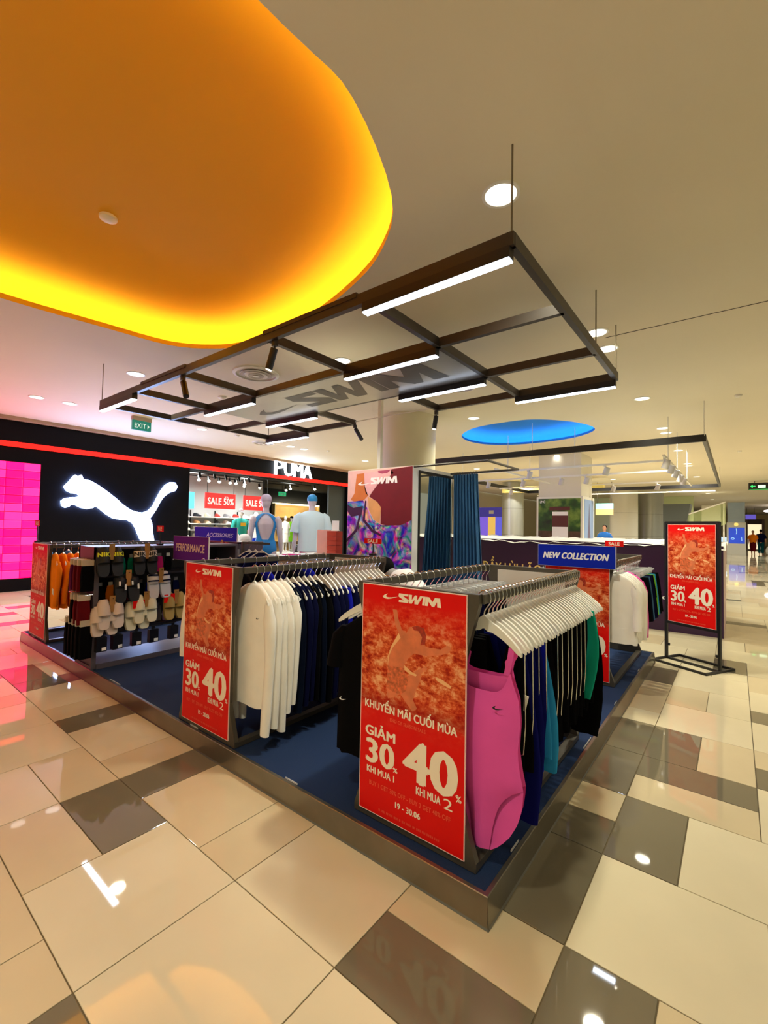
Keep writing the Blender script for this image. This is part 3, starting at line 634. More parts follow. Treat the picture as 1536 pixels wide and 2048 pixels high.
# --- nearest rack, right rail: swimwear
XR, XL = -.857, -1.503
order = ['pink', 'pink']+['black']*3+['marine', 'marine', 'marine', 'royal', 'royal', 'sky', 'sky']+['black']*14+['teal']+['black']*4+['long', 'long']
cn = {}; ys = 1.80
tot = {c: order.count(c) for c in order}
for k, c in enumerate(order):
    y = ys+k*(3.19-ys)/(len(order)-1); cn[c] = cn.get(c, 0)+1; o = ORD[cn[c]-1]; v = k % 3; rz = .03*math.sin(k*1.7)
    gp = 'swimwear on the right rail of the nearest rack'
    if c == 'pink':
        hung('hanging_swimsuit', ['bright pink one-piece swimsuit at the front end of the nearest rack', 'second bright pink swimsuit tucked behind the frontmost pink one'][cn[c]-1], 'swimsuit', XR, y, RZ, gp, 'swimsuit', 'pink', 10+k, True, 0 if k == 0 else .02, (lambda k=k: swimsuit(.6+k*1.1, 1.06 if k == 0 else 1.0)), tagpos=(.15, .03, -.42) if k == 1 else None, swoosh=(.085, -.45, .05, -.042, M_LETB) if k == 0 else None)
    elif c == 'long':
        hung('hanging_garment', '%s long black garment at the far end of the nearest rack' % ('first' if cn[c] == 1 else 'last'), 'garment', XR, y, RZ, gp, 'leggings', 'black', 30+k, True, rz, (lambda k=k: strip(k, -.30, -1.04, .05, .10, .07, .02)))
    elif c == 'teal':
        hung('hanging_swimsuit', 'teal strappy swim top among black ones on the nearest rack', 'swimsuit', XR, y, RZ, gp, 'swim_top', 'teal', 1, True, rz, lambda: strip(.4, -.21, -.74, .022, .035, .15, .03), rods=.02)
    else:
        nm = {'black': 'black', 'marine': 'dark blue', 'royal': 'royal blue', 'sky': 'sky blue'}[c]
        L = {'black': -.82, 'marine': -.98, 'royal': -.88, 'sky': -.86}[c]+.05*math.sin(k*2.1)
        hung('hanging_swimsuit', '%s %s swim garment on the nearest rack, counted from the front' % (o, nm), 'swimsuit', XR, y, RZ, gp, 'swim_garment', c, v+int(L*100), True, rz, (lambda L=L, k=k: MB().add(*merge(strip(k, -.22, L, .03, .07, .09, .025), strip(k+1, -.22, L+.08, .03, .075, -.06, .02)))), rods=(.0 if k % 2 else .05) if c != 'sky' else None)
# --- nearest rack, left rail: black items on clip hangers and clear hangers
for k in range(20):
    y = 1.80+k*.073
    gp = 'garments on the left rail of the nearest rack'
    if k == 0:
        hung('hanging_garment', 'black swim jacket with white stripes on the left front of the nearest rack', 'garment', XL, y, RZ, gp, 'jacket', 'black', 50, True, .05, lambda: tee(.3, .86), swoosh=(-.13, -.62, .05, -.05, M_LETW))
    elif k < 9:
        hung('hanging_garment', '%s black jacket on the left rail of the nearest rack' % ORD[k], 'garment', XL, y, RZ, gp, 'jacket', 'black', 50+k % 3, True, .03*math.sin(k), (lambda k=k: tee(k*1.3, .84)))
    else:
        c = ['black', 'midnight', 'navy'][k % 3]
        hung('hanging_shorts', '%s dark shorts on clear clip hanger, left rail of the nearest rack' % ORD[k-9], 'shorts', XL, y, RZ, gp, 'shorts', c, k % 3, True, .02*math.sin(k), (lambda k=k: shorts(k, .56)), clip=True)
# --- second rack, right rail: white, navy and black long-sleeved shirts
X2R, X2L = -2.502, -3.178
seq = ['white']*5+['midnight', 'navy', 'navy']+['black', 'midnight', 'black']+['navy', 'navy', 'navy', 'royal', 'navy', 'midnight', 'midnight', 'navy', 'midnight', 'black', 'royal', 'navy', 'black', 'black']
wc = 0; dc = 0
for k, c in enumerate(seq):
    y = 1.80+k*(1.30/(len(seq)-1)); rz = .04*math.sin(k*1.3); gp = 'long-sleeved shirts on the second rack'
    if c == 'white':
        lab = ['white long-sleeved shirt at the front of the second rack', 'second white long-sleeved shirt, with a price tag', 'third white long-sleeved shirt on the second rack', 'fourth white long-sleeved shirt on the second rack', 'white long-sleeved shirt next to the dark ones on the second rack'][wc]; wc += 1
        hung('hanging_shirt', lab, 'shirt', X2R, y, RZ, gp, 'long_sleeved_shirt', 'white', 60+k, True, rz+.06, (lambda k=k: longsleeve(k*1.7, .90-.01*k, .02, 1.12 if k < 3 else .95)), tagpos=(.14, -.05, -.66) if k == 1 else None, swoosh=(.10, -.315, .035, -.049, M_LETB) if k == 0 else None)
    else:
        dc += 1
        hung('hanging_shirt', '%s %s long-sleeved shirt behind the white ones on the second rack' % (ORD[dc-1], {'black': 'black', 'midnight': 'dark teal-blue', 'royal': 'royal blue', 'navy': 'navy'}[c]), 'shirt', X2R, y, RZ, gp, 'long_sleeved_shirt', c, 60+k % 3+(100 if k < 11 else 0), True, rz, (lambda k=k: longsleeve(k*1.1, .93, .019, 1.0, -.02 if k < 11 else -.07)))
for k in range(12):
    y = 1.82+k*.115; c = ['white', 'royal', 'royal', 'black', 'black', 'royal', 'navy', 'black', 'navy', 'royal', 'black', 'navy'][k]
    hung('hanging_shirt', '%s shirt from the front, left rail of the second rack, %s' % (ORD[k], {'white': 'white', 'royal': 'royal blue', 'black': 'black', 'navy': 'navy'}[c]), 'shirt', X2L, y, RZ, 'shirts on the left rail of the second rack', 'long_sleeved_shirt', c, 80+k % 3, True, .03*math.sin(k*2), (lambda k=k: longsleeve(k*1.9, .80, .02, .75)))
# --- rear right rack
X4R, X4L = -.882, -1.508
seq = ['white', 'white', 'white', 'white', 'white', 'pink', 'black', 'midnight', 'steel', 'navy', 'navy', 'black', 'lime', 'sky', 'black', 'black', 'black']
for k, c in enumerate(seq):
    y = 4.60+k*.078; gp = 'garments on the rear right rack'; nm = {'midnight': 'dark blue', 'steel': 'steel blue', 'sky': 'sky blue'}.get(c, c)
    if k < 6:
        lab = ['cream long-sleeved top with small tick logo under the NEW COLLECTION sign', 'second cream long-sleeved top on the rear right rack', 'third cream long-sleeved top on the rear right rack', 'fourth cream long-sleeved top on the rear right rack', 'cream long-sleeved top beside the pink one', 'pink long-sleeved top on the rear right rack'][k]
        hung('hanging_shirt', lab, 'shirt', X4R, y, RZ-.01, gp, 'long_sleeved_shirt', c, 90+k, True, .04*math.sin(k), (lambda k=k: longsleeve(k*1.7, .60 if k < 4 else .68, .02, .52 if k < 4 else .72)), swoosh=(-.05, -.26, .04, -.046, M_LETB) if k == 0 else None, tagpos=(.16, -.05, -.5) if k == 1 else None)
    else:
        hung('hanging_shorts', '%s swim shorts, %s on a clip hanger of the rear right rack' % (nm, ORD[k-6]), 'shorts', X4R, y, RZ-.01, gp, 'shorts', c, 90+k % 3, True, .02*math.sin(k), (lambda k=k: shorts(k, .56, .2)), clip=True)
for k in range(8):
    y = 4.66+k*.15
    hung('hanging_shorts', '%s dark shorts on the inner rail of the rear right rack' % ORD[k], 'shorts', X4L, y, RZ-.01, 'shorts on the inner rail of the rear right rack', 'shorts', ['black', 'navy', 'midnight'][k % 3], k % 3, True, 0, (lambda k=k: shorts(k, .56)), clip=True)
# --- far left rack: orange and lilac tops
X3R, X3L = -6.282, -6.938
for k, c in enumerate(['orange']*5+['lilac', 'lilac', 'plum', 'plum', 'maroon', 'maroon', 'maroon', 'teal', 'teal', 'magenta']):
    y = 1.74+k*.075
    hung('hanging_shirt', '%s top on the far left rack, %s coloured' % (ORD[k], c), 'shirt', X3R, y, RZ, 'tops on the far left rack', 'top', c, k % 3, True, .05*math.sin(k*1.3), (lambda k=k: longsleeve(k*1.5, .74, .02, .66)), tagpos=(.16, -.06, -.50) if k < 4 else None)
for k in range(6):
    hung('hanging_shirt', '%s pale blue top on the outer rail of the far left rack' % ORD[k], 'shirt', X3L, 1.86+k*.2, RZ, 'tops on the outer rail of the far left rack', 'top', 'steel', k % 2, True, 0, (lambda k=k: longsleeve(k*1.5, .70, .02, .6)))
# ------------------------------------------------------------------ shelf unit with slides
M_SHELF = mat('shelf_grey', S(92, 84, 92), .45, .2); M_SHELFD = mat('shelf_dark', S(40, 36, 44), .45, .2)
sh = thing('shelf_unit', 'grey metal shelf unit hung with pairs of slides', 'shelf unit', (-5.04, 1.665, PH))
SW_, SL, SHH = .21, 1.55, 1.17
MB().box(-SW_, SW_, 0, .03, 0, SHH).build('end_panel', M_SHELF, sh)
for zz in (.0, SHH-.03): pass
MB().box(-SW_-.003, SW_+.003, -.012, 0, 0, .03).box(-SW_-.003, -SW_+.03, -.012, 0, .03, SHH).box(SW_-.03, SW_+.003, -.012, 0, .03, SHH).box(-SW_-.003, SW_+.003, -.012, 0, SHH-.12, SHH).build('end_frame', M_SHELF, sh)
MB().box(-SW_, SW_, SL-.03, SL, 0, SHH).build('end_panel', M_SHELF, sh)
MB().box(-SW_, SW_, .03, SL-.03, SHH-.025, SHH).build('top_board', M_SHELF, sh)
MB().box(-SW_, -SW_+.012, .03, SL-.03, .36, SHH-.025).build('rear_panel', M_SHELFD, sh)
for z in (.87, .60, .335): MB().box(-SW_+.012, SW_, .03, SL-.03, z, z+.02).build('shelf', M_SHELFD, sh)
MB().box(-SW_, SW_+.02, .03, SL-.03, 0, .05).build('plinth', M_SHELF, sh)
def slide_sole():
    prof = [(-.135, .018), (-.125, .034), (-.09, .044), (-.03, .047), (.04, .045), (.09, .041), (.125, .03), (.135, .015)]   # heel up negative? along length
    mb = MB(); loops = []
    for d in (0, .022, .03): loops.append([(d, w*(1 if d < .03 else .93), l*(1 if d < .03 else .985)) for l, w in prof]+[(d, -w*(1 if d < .03 else .93), l*(1 if d < .03 else .985)) for l, w in reversed(prof)])
    return mb.loft(loops)
def slide_strap(l0, l1, hgt, w=.05, dome=False):
    L = []
    for l in [l0+(l1-l0)*k/6 for k in range(7)]:
        lp = []; k = (l-l0)/(l1-l0); s = (1-.30*max(0, k-.35)**1.5*1.9) if dome else 1-.25*abs(2*k-1)**3; ws = (1-.62*max(0, k-.45)**2*2.2) if dome else 1
        for r in (1, .86):
            arc = [( .01+hgt*s*r*math.sin(PI*j/10), w*ws*r*math.cos(PI*j/10), l) for j in range(11)]
            lp += arc if r == 1 else arc[::-1]
        L.append(lp)
    return MB().loft(L)
SOLE = {}; 
def slide_pair(label, y, z, sole, strap, band=None, x=-4.80, layers=2, kind='slide', decals=None, tilt=-.2):
    t = thing('slide_pair', label, 'footwear', (x, y, z), 0, 'pairs of slides hung on the shelf unit')
    for s in (-1, 1):
        k = (kind, sole.name)
        if k not in SOLE:
            SOLE[k] = (meshm(slide_sole(), 'slide', sole, True), meshm(slide_strap(-.01, .138, .07, dome=True) if kind == 'slide' else slide_strap(.01, .10, .06), 'strap', strap, True))
        so = inst(SOLE[k][0], 'slide', parent=t, loc=(0, s*.06, -.13), rot=(s*.03, tilt, 0)); so.scale = (1.12, 1.2, 1.05)
        st = inst(SOLE[k][1], 'strap', parent=so)
        if band:
            bm_, tx, tm_ = band
            L = []
            for l in (.035, .095):
                L.append([(.012+.0675*math.sin(PI*j/10), .0512*math.cos(PI*j/10), l) for j in range(1, 10)])
            MB().loft(L, closed=False, cap=False).build('band', bm_, so, True)
            lettering('lettering', tm_, so, tx, (0.12, .88, .0, 1.), lambda u, v: (.0135+.0685*math.sin(PI*(1-u)), .0522*math.cos(PI*(1-u)), .085-.04*v), .05)
        for dm in (decals(s) if decals else ()): dm.build('stripe', M_LETW, so)
    MB().box(.05, .056, -.025, .025, -.03, .055).box(.05, .056, -.018, .018, -.075, -.03).box(.05, .056, -.045, .045, -.10, -.075).build('hanging_card', M_KRAFT, t)
    MB().tube([(-.0, 0, .03), (.075, 0, .032)], .004).build('peg', M_CHROME, t)
    return t
M_EVA1 = mat('foam_blush', S(222, 206, 194), .7); M_EVA2 = mat('foam_cream', S(232, 228, 200), .7); M_EVA3 = mat('foam_mustard', S(176, 150, 84), .7); M_EVAK = mat('foam_black', S(16, 16, 20), .55); M_EVAN = mat('foam_pale', S(206, 206, 214), .6)
M_BANDY = mat('band_black', S(14, 14, 18), .5); M_BANDW = mat('band_white', S(232, 226, 214), .5); M_YEL = mat('letter_yellow', S(232, 238, 40), .5)
slide_pair('black slides with yellow lettered bands on the top row', 1.77, 1.27, M_EVAK, M_EVAK, (M_BANDY, 'NIKE', M_YEL))
slide_pair('black slides with white lettered bands on the top row', 2.10, 1.265, M_EVAK, M_EVAK, (M_BANDW, 'NIKE', M_LETB))
slide_pair('black sandals with white stripes on the middle row', 1.93, 1.005, M_EVAK, M_EVAK, None, kind='sandal', decals=lambda s: (MB().box(.072, .078, -.03, -.018, .02, .06), MB().box(.055, .061, .02, .034, -.02, .03)))
slide_pair('white sandals with navy stripes on the middle row', 2.25, 1.01, M_EVAN, M_EVAN, None, kind='sandal')
slide_pair('blush pink foam slides on the lower row', 1.79, .765, M_EVA1, M_EVA1)
slide_pair('second blush pink foam slides, hung under the first pair', 1.75, .70, M_EVA1, M_EVA1, x=-4.835)
slide_pair('cream foam slides on the lower row', 2.11, .775, M_EVA2, M_EVA2)
slide_pair('second cream foam slides, hung under the first cream pair', 2.05, .71, M_EVA2, M_EVA2, x=-4.835)
slide_pair('mustard foam slides at the right end of the lower row', 2.42, .765, M_EVA3, M_EVA3)
for k in range(4):
    stp = bpy.data.objects.get('slide_pair.003')
for o in [c for c in bpy.data.objects['slide_pair.003'].children if c.name.startswith('slide')]:
    for q in (0.03, .085): MB().loft([[(.0125+.0615*math.sin(PI*j/10), .0515*math.cos(PI*j/10), l) for j in range(1, 10)] for l in (q, q+.014)], closed=False, cap=False).build('stripe', MG['navy'], o, True)
# red price tags, goggle boxes
for k, (y, z) in enumerate(((2.00, .755), (2.07, .75), (2.31, .775), (2.38, .78))):
    tag(MB().box(-4.745, -4.742, y-.022, y+.022, z-.085, z).build('price_ticket', M_RED), 'red price ticket hanging over the %s' % ['left cream slide', 'right cream slide', 'left mustard slide', 'right mustard slide'][k], 'ticket', 'red price tickets on the slide shelf')
M_BOXK = mat('goggle_box_black', S(14, 13, 20), .4)
for k, y in enumerate((1.72, 1.86, 2.04, 2.21, 2.42)):
    t = thing('goggle_box', '%s black goggle box from the left, hanging under the lowest shelf' % ORD[k], 'box', (-4.80, y, .455), .12*math.sin(k*2), 'black goggle boxes under the shelf')
    MB().box(-.03, .03, -.045, .045, -.165, -.03).build('carton', M_BOXK, t); MB().box(-.001, .001, -.018, .018, -.03, 0).build('hang_tab', M_BOXK, t)
    MB().box(.0302, .0308, .0, .04, -.155, -.125).build('barcode_label', M_LETW, t)
# caps and packs standing on the shelves
for k, (z, cols) in enumerate(((.99, ['red', 'black', 'teal', 'teal', 'teal', 'lilac', 'magenta', 'black']), (.72, ['black', 'orange', 'maroon', 'maroon', 'black', 'cobalt', 'maroon', 'orange', 'navy']), (.455, ['black', 'lime', 'black', 'darkteal', 'darkteal', 'plum', 'grey', 'lilac']))):
    for q, c in enumerate(cols):
        y = 1.74+q*.095
        t = thing('swim_cap_pack', '%s swim accessory pack, %s from the left on the %s shelf' % (c if c not in ('darkteal',) else 'dark teal', ORD[q], ['top', 'middle', 'lowest'][k]), 'pack', (-4.93, y, z+.02), .2*math.sin(q+k), 'swim accessory packs on the shelves')
        MB().loft([[(-.012, -.035, 0), (.012, -.035, 0), (.012, .035, 0), (-.012, .035, 0)], [(-.016, -.037, .08), (.016, -.037, .08), (.016, .037, .08), (-.016, .037, .08)], [(-.004, -.03, .16), (.004, -.03, .16), (.004, .03, .16), (-.004, .03, .16)]]).build('pouch', MG[c], t, True)
        MB().box(-.003, .003, -.02, .02, .155, .195).build('header_card', M_WHP if q % 2 else MG['grey'], t)
# sock packs on the end of the shelf unit
def socks(label, x, z, n_, cols, L, grp):
    for k in range(n_):
        c = cols[k % len(cols)]; xx = x+k*.047
        t = thing('sock_pack', '%s hanging pack of the %s' % (ORD[k], label), 'socks', (xx, 1.60-.02*(k % 2), z), .08*math.sin(k*1.9), grp)
        MB().loft([[(-.018, -.05, -L), (.018, -.05, -L), (.018, .05, -L), (-.018, .05, -L)], [(-.021, -.052, -L*.5), (.021, -.052, -L*.5), (.021, .052, -L*.5), (-.021, .052, -L*.5)], [(-.014, -.045, -.05), (.014, -.045, -.05), (.014, .045, -.05), (-.014, .045, -.05)]]).build('sock_bundle', MG[c], t, True)
        MB().box(-.016, .016, -.05, .05, -.055, 0).build('header_card', mat('card_beige', S(196, 182, 160), .7), t)
socks('plum and maroon sock row at the shelf end', -5.13, 1.17, 7, ['lilac', 'plum', 'plum', 'maroon', 'maroon', 'maroon', 'black'], .30, 'upper sock packs on the shelf end')
socks('dark sock row in the middle of the shelf end', -5.09, .84, 6, ['grey', 'black', 'maroon', 'maroon', 'black', 'maroon'], .28, 'middle sock packs on the shelf end')
socks('black sock row at the bottom of the shelf end', -5.21, .60, 9, ['lilac', 'black', 'plum', 'black', 'lime', 'black', 'grey', 'black', 'black'], .36, 'lower sock packs on the shelf end')
for z in (1.165, .835, .595): MB().tube([(-.2, -.012, z-PH), (-.2, -.09, z-PH), (.2, -.09, z-PH), (.2, -.012, z-PH)], .005).build('peg_rail', M_CHROME, sh)
MB().tube([(.21, .735, 1.02), (.24, .735, 1.02)], .008).build('sign_bracket', M_CHROME, sh)
# ------------------------------------------------------------------ accessories shelf behind
s2_ = thing('shelf_unit', 'smaller shelf unit under the ACCESSORIES sign with caps on top', 'shelf unit', (-5.98, 3.62, PH))
for a, b in ((-.56, -.53), (.53, .56)): MB().box(a, b, 0, .4, 0, 1.16).build('side_panel', M_SHELF, s2_)
MB().box(-.56, .56, 0, .4, 1.14, 1.165).build('top_board', M_SHELF, s2_); MB().box(-.53, .53, .38, .4, 0, 1.14).build('rear_panel', M_SHELFD, s2_)
for z in (.25, .55, .85): MB().box(-.53, .53, .02, .38, z, z+.02).build('shelf', M_SHELFD, s2_)
def cap_mesh(bm_, visor):
    mb = MB(); mb.lathe((0, 0, 0), [(.088, 0), (.09, .03), (.082, .07), (.055, .10), (.01, .112)], 20); return mb
def cap(label, loc, col, rz=0):
    t = thing('cap', label, 'cap', loc, rz, 'caps on the accessories shelf'); cap_mesh(0, 0).build('crown', col, t, True)
    MB().loft([[(.09*math.cos(a), .09*math.sin(a)-.005, .008) for a in [PI*(1.15+.7*k/10) for k in range(11)]], [(.1*math.cos(a), .17*math.sin(a)-.005, -.0) for a in [PI*(1.15+.7*k/10) for k in range(11)]]], closed=False, cap=False).build('visor', col, t, True)
cap('white cap on the left of the accessories shelf top', (-5.80, 3.8, 1.287), MG['white'], .3); cap('white cap on the right of the accessories shelf top', (-5.55, 3.8, 1.287), MG['white'], -.2)
slide_pair('red sandals hung on the accessories shelf', 0, 0, mat('foam_red', S(190, 14, 16), .6), mat('foam_red', S(190, 14, 16), .6), kind='slide').location = (-5.74, 3.618, 1.25)
bpy.data.objects['slide_pair.009'].rotation_euler = (0, 0, -PI/2)
for k, c in enumerate(['maroon', 'maroon', 'plum', 'grey']):
    t = thing('hanging_bag', '%s drawstring bag from the left on the accessories shelf front' % ORD[k], 'bag', (-5.58+.07*k, 3.58, 1.22), 0, 'bags on the accessories shelf')
    MB().loft(cloth_rows([(0, -.03, .022, .02, 0), (0, -.12, .03, .03, 0), (0, -.3, .03, .03, 0), (0, -.36, .026, .02, 0)], 14, k)).build('bag_body', MG[c], t, True); MB().tube([(0, 0, -.03), (.0, 0, .02), (0, .05, .03)], .003).build('cord', M_BLACK, t)
# white flat caps stacked on second shelf etc
for k, (x, z, c) in enumerate(((-6.3, .99, 'black'), (-6.1, .99, 'white'), (-5.9, .99, 'black'), (-6.3, .69, 'navy'), (-6.05, .69, 'black'), (-5.8, .69, 'white'))): cap('%s cap, %s on the inner accessories shelves' % (c, ORD[k]), (x, 3.8, z), MG[c], .1*k)
# garment rail beside accessories with navy tees
rl = thing('garment_stand', 'slim grey garment stand with navy tee shirts left of the mannequin', 'clothes stand', (-5.32, 3.62, PH))
MB().bar((0, 0, 0), (0, 0, 1.17), .03, .03).build('post', M_GREYM, rl); MB().bar((0, 0, 1.16), (.45, .1, 1.16), .03, .03).build('arm', M_GREYM, rl); MB().box(-.15, .4, -.2, .25, 0, .015).build('base_plate', M_GREYM, rl)
for k in range(3): hung('hanging_shirt', '%s navy tee shirt on the slim stand by the mannequin' % ORD[k], 'shirt', -5.20+.10*k, 3.64+.03*k, 1.292, 'navy tees on the slim stand', 'tee_shirt', 'navy', k, True, .5, (lambda k=k: tee(k, .7)))

# ------------------------------------------------------------------ mannequins
def body_mesh(name, female, m, voxel=.011):
    mb = MB(); f = female
    tor = [(.80, .07, .09), (.86, .155 if f else .15, .105), (.93, .172 if f else .165, .112), (1.0, .155 if f else .158, .1), (1.09, .122 if f else .148, .085), (1.2, .135 if f else .165, .095), (1.31, .155 if f else .19, .105), (1.40, .16 if f else .2, .09), (1.45, .12 if f else .14, .07), (1.48, .055, .055), (1.55, .048, .052)]
    mb.loft([[(hw*math.cos(2*PI*j/20), hd*math.sin(2*PI*j/20), z) for j in range(20)] for z, hw, hd in tor])
    mb.ball((0, -.012, 1.645), .073, .092, .115); mb.ball((0, -.055, 1.59), .045, .05, .05)
    mb.loft([[(.012, -.098, 1.60), (-.012, -.098, 1.60), (0, -.085, 1.66)], [(.006, -.122, 1.605), (-.006, -.122, 1.605), (0, -.1, 1.655)]])
    sw = .175 if f else .205
    for s in (-1, 1):
        mb.tube([(s*.09, 0, .88), (s*.093, -.005, .7), (s*.085, -.008, .5), (s*.085, .005, .38), (s*.08, .012, .2), (s*.078, .01, .06)], [.085, .075, .052, .055, .042, .034], 14)
        mb.loft([[(s*.078+w*math.cos(2*PI*j/12), y, .035+h*math.sin(2*PI*j/12)) for j in range(12)] for y, w, h in ((.05, .03, .03), (0, .038, .036), (-.08, .042, .03), (-.15, .035, .02), (-.17, .02, .014))])
        mb.tube([(s*(sw-.02), 0, 1.415), (s*(sw+.02), .0, 1.36), (s*(sw+.045), .01, 1.15), (s*(sw+.06), -.01, .98), (s*(sw+.065), -.03, .86)], [.05, .052, .042, .034, .025], 12)
        hx, hy, hz = s*(sw+.066), -.035, .86
        mb.loft([[(hx+.014*math.cos(2*PI*j/10), y0+w*math.sin(2*PI*j/10), z) for j in range(10)] for z, w, y0 in ((hz, .022, hy), (hz-.05, .036, hy-.005), (hz-.085, .034, hy-.006))])
        for q, (oy, ln) in enumerate(((-.03, .065), (-.012, .075), (.006, .07), (.022, .055))): mb.tube([(hx, hy+oy, hz-.075), (hx-s*.003, hy+oy, hz-.085-ln*.5), (hx-s*.012, hy+oy, hz-.085-ln)], [.009, .008, .006], 8)
        mb.tube([(hx, hy-.03, hz-.03), (hx-s*.008, hy-.05, hz-.055), (hx-s*.01, hy-.055, hz-.085)], [.012, .009, .007], 8)
    me = mb.mesh(name, True); me.materials.append(m)
    return me, voxel
def body_obj(name, female, m, parent, voxel=.011):
    me, vx = body_mesh(name, female, m); o = inst(me, name, parent=parent)
    r = o.modifiers.new('union', 'REMESH'); r.mode = 'VOXEL'; r.voxel_size = vx; r.use_smooth_shade = True
    s = o.modifiers.new('smooth', 'SMOOTH'); s.factor = .6; s.iterations = 4
    return o
M_MANN = mat('mannequin_white', S(218, 206, 212), .32); M_MANNG = mat('mannequin_shop', S(206, 202, 196), .4)
def ring(hw, hd, z, n=22): return [(hw*math.cos(2*PI*j/n), hd*math.sin(2*PI*j/n), z) for j in range(n)]
def cap_on(parent, col, z=1.665):
    c = MB().lathe((0, -.01, z), [(.080, 0), (.082, .03), (.078, .06), (.062, .09), (.035, .107), (.005, .112)], 22).build('cap', col, parent, True)
    c.scale = (1, 1.16, 1); MB().loft([[(.08*math.cos(a), .08*math.sin(a)-.01, z+.01) for a in [PI*(1.15+.7*k/10) for k in range(11)]], [(.07*math.cos(a), .15*math.sin(a)-.01, z-.005) for a in [PI*(1.15+.7*k/10) for k in range(11)]]], closed=False, cap=False).build('visor', col, c, True)
    return c
def tee_on(parent, col, w=.22, zb=.86, arm=.22, name='tee_shirt'):
    mb = MB(); L = []
    for z, hw, hd in ((zb, w*.93, .145), (zb+.12, w*.9, .14), (1.1, w*.9, .135), (1.25, w*.95, .135), (1.36, w*1.0, .125), (1.43, w*.85, .10), (1.47, w*.52, .075), (1.485, .075, .07)):
        n = 26; L.append([(hw*math.cos(2*PI*j/n), (hd+(.012*math.sin(6*PI*j/n*2+z*9) if z < 1.2 else 0))*math.sin(2*PI*j/n), z) for j in range(n)])
    mb.loft(L, cap=False)
    o = mb.build(name, col, parent, True)
    for s in (-1, 1):
        MB().tube([(s*(w-.075), 0, 1.425), (s*(w-.02), 0, 1.37), (s*(w+.015), .005, 1.25), (s*(w+.03), .005, 1.14)], [.05, .072, .07, .076], 16, cap=False).build('sleeve', col, o, True)
    return o
back = math.atan2(5.0, -6.0)                # mannequins turn their backs to the viewer
def face(v): return math.atan2(v[1], v[0])+PI/2
fm_ = thing('mannequin', 'white female mannequin in a bright blue low-back swimsuit, seen from behind', 'mannequin', (-6.0, 4.5, PH+.05), face((-.8, .6)))
body_obj('body', True, M_MANN, fm_); fm_.scale = (1.05, 1.05, 1.05)
MB().box(-.2, .2, -.2, .2, -.047, 0).build('base_plate', M_WHP, fm_)
M_SUITB = mat('suit_blue', S(30, 140, 215), .5, var=.15, scale=5)
MB().loft([ring(.055, .05, .80), ring(.10, .085, .825), ring(.15, .11, .86), ring(.176, .12, .91), ring(.172, .12, .96), ring(.160, .106, 1.02), ring(.140, .096, 1.07)], cap=False).build('swimsuit', M_SUITB, fm_, True)
for s in (-1, 1):
    L = []
    for z, a0, a1, hw, hd in ((1.05, .1, 1.35, .147, .099), (1.12, -.2, 1.0, .134, .096), (1.22, -.5, .75, .147, .105), (1.32, -.5, .7, .166, .115), (1.40, .35, 1.0, .166, .1), (1.455, .75, 1.25, .135, .085), (1.475, 1.1, 1.9, .10, .07)):
        L.append([(s*hw*math.cos(a0+(a1-a0)*k/6), hd*math.sin(a0+(a1-a0)*k/6), z) for k in range(7)])
    MB().loft(L, closed=False, cap=False).build('suit_strap', M_SUITB, fm_, True)
cap_on(fm_, mat('cap_lilac', S(208, 190, 205), .5))
ml = thing('mannequin', 'white male mannequin in white tee shirt and blue swim cap, seen from behind', 'mannequin', (-5.8, 5.32, PH+.05), face((-.74, .67)))
body_obj('body', False, M_MANN, ml); ml.scale = (1.09, 1.09, 1.09); MB().box(-.2, .2, -.2, .2, -.047, 0).build('base_plate', M_WHP, ml)
tee_on(ml, mat('tee_white', S(205, 228, 236), .8, bump=.2, bscale=12), .235, .84)
cap_on(ml, mat('cap_blue', S(40, 150, 215), .4), 1.64); MB().loft([ring(.185, .13, .70), ring(.18, .13, .86)], cap=False).build('swim_shorts', MG['magenta'], ml, True)
# ------------------------------------------------------------------ checkout counter and what stands on it
ct = thing('checkout_counter', 'low cream counter with white top behind the navy shirts', 'counter', (-5.05, 4.52, PH))
MB().box(-.28, .28, -.42, .42, 0, .93).build('counter_body', mat('counter_cream', S(226, 208, 182), .6), ct); MB().box(-.31, .31, -.45, .45, .93, .98).build('counter_top', M_WHP, ct, bevel=.006)
bx = thing('paper_display', 'pink leaflet board in a clear holder on the counter', 'display', (-4.92, 4.84, 1.10), .25)
MB().box(-.18, .18, -.004, .004, 0, .37).build('leaflet', mat('leaflet_pink', S(226, 140, 122), .5, var=.12, scale=12), bx); MB().box(-.19, .19, -.012, -.006, 0, .38).build('acrylic_sheet', mat('acrylic', (1, 1, 1, 1), .05, alpha=.12), bx); MB().box(-.19, .19, -.05, .05, 0, .008).build('foot', M_ACRYL, bx)
for k in range(5):
    o = tag(MB().box(-4.785, -4.60+.0, 4.70, 4.84, 1.10+.072*k, 1.168+.072*k).build('shoe_box', mat('box_orange', S(190, 66, 40), .6)), '%s orange shoe box from the bottom of the counter stack' % ORD[k], 'box', 'stacked orange boxes on the counter')
fl = tag(MB().box(-5.2, -4.95, 4.2, 4.35, 1.10, 1.112).build('flyer_stack', MG['magenta']), 'flat stack of magenta flyers on the counter', 'flyers')
cdp = thing('card_display', 'small white card holder on top of the orange boxes', 'display', (-4.68, 4.77, 1.462), .2); MB().box(-.06, .06, -.003, .003, 0, .15).build('card', M_LETW, cdp); MB().box(-.06, .06, -.03, .03, 0, .006).build('foot', M_WHP, cdp)

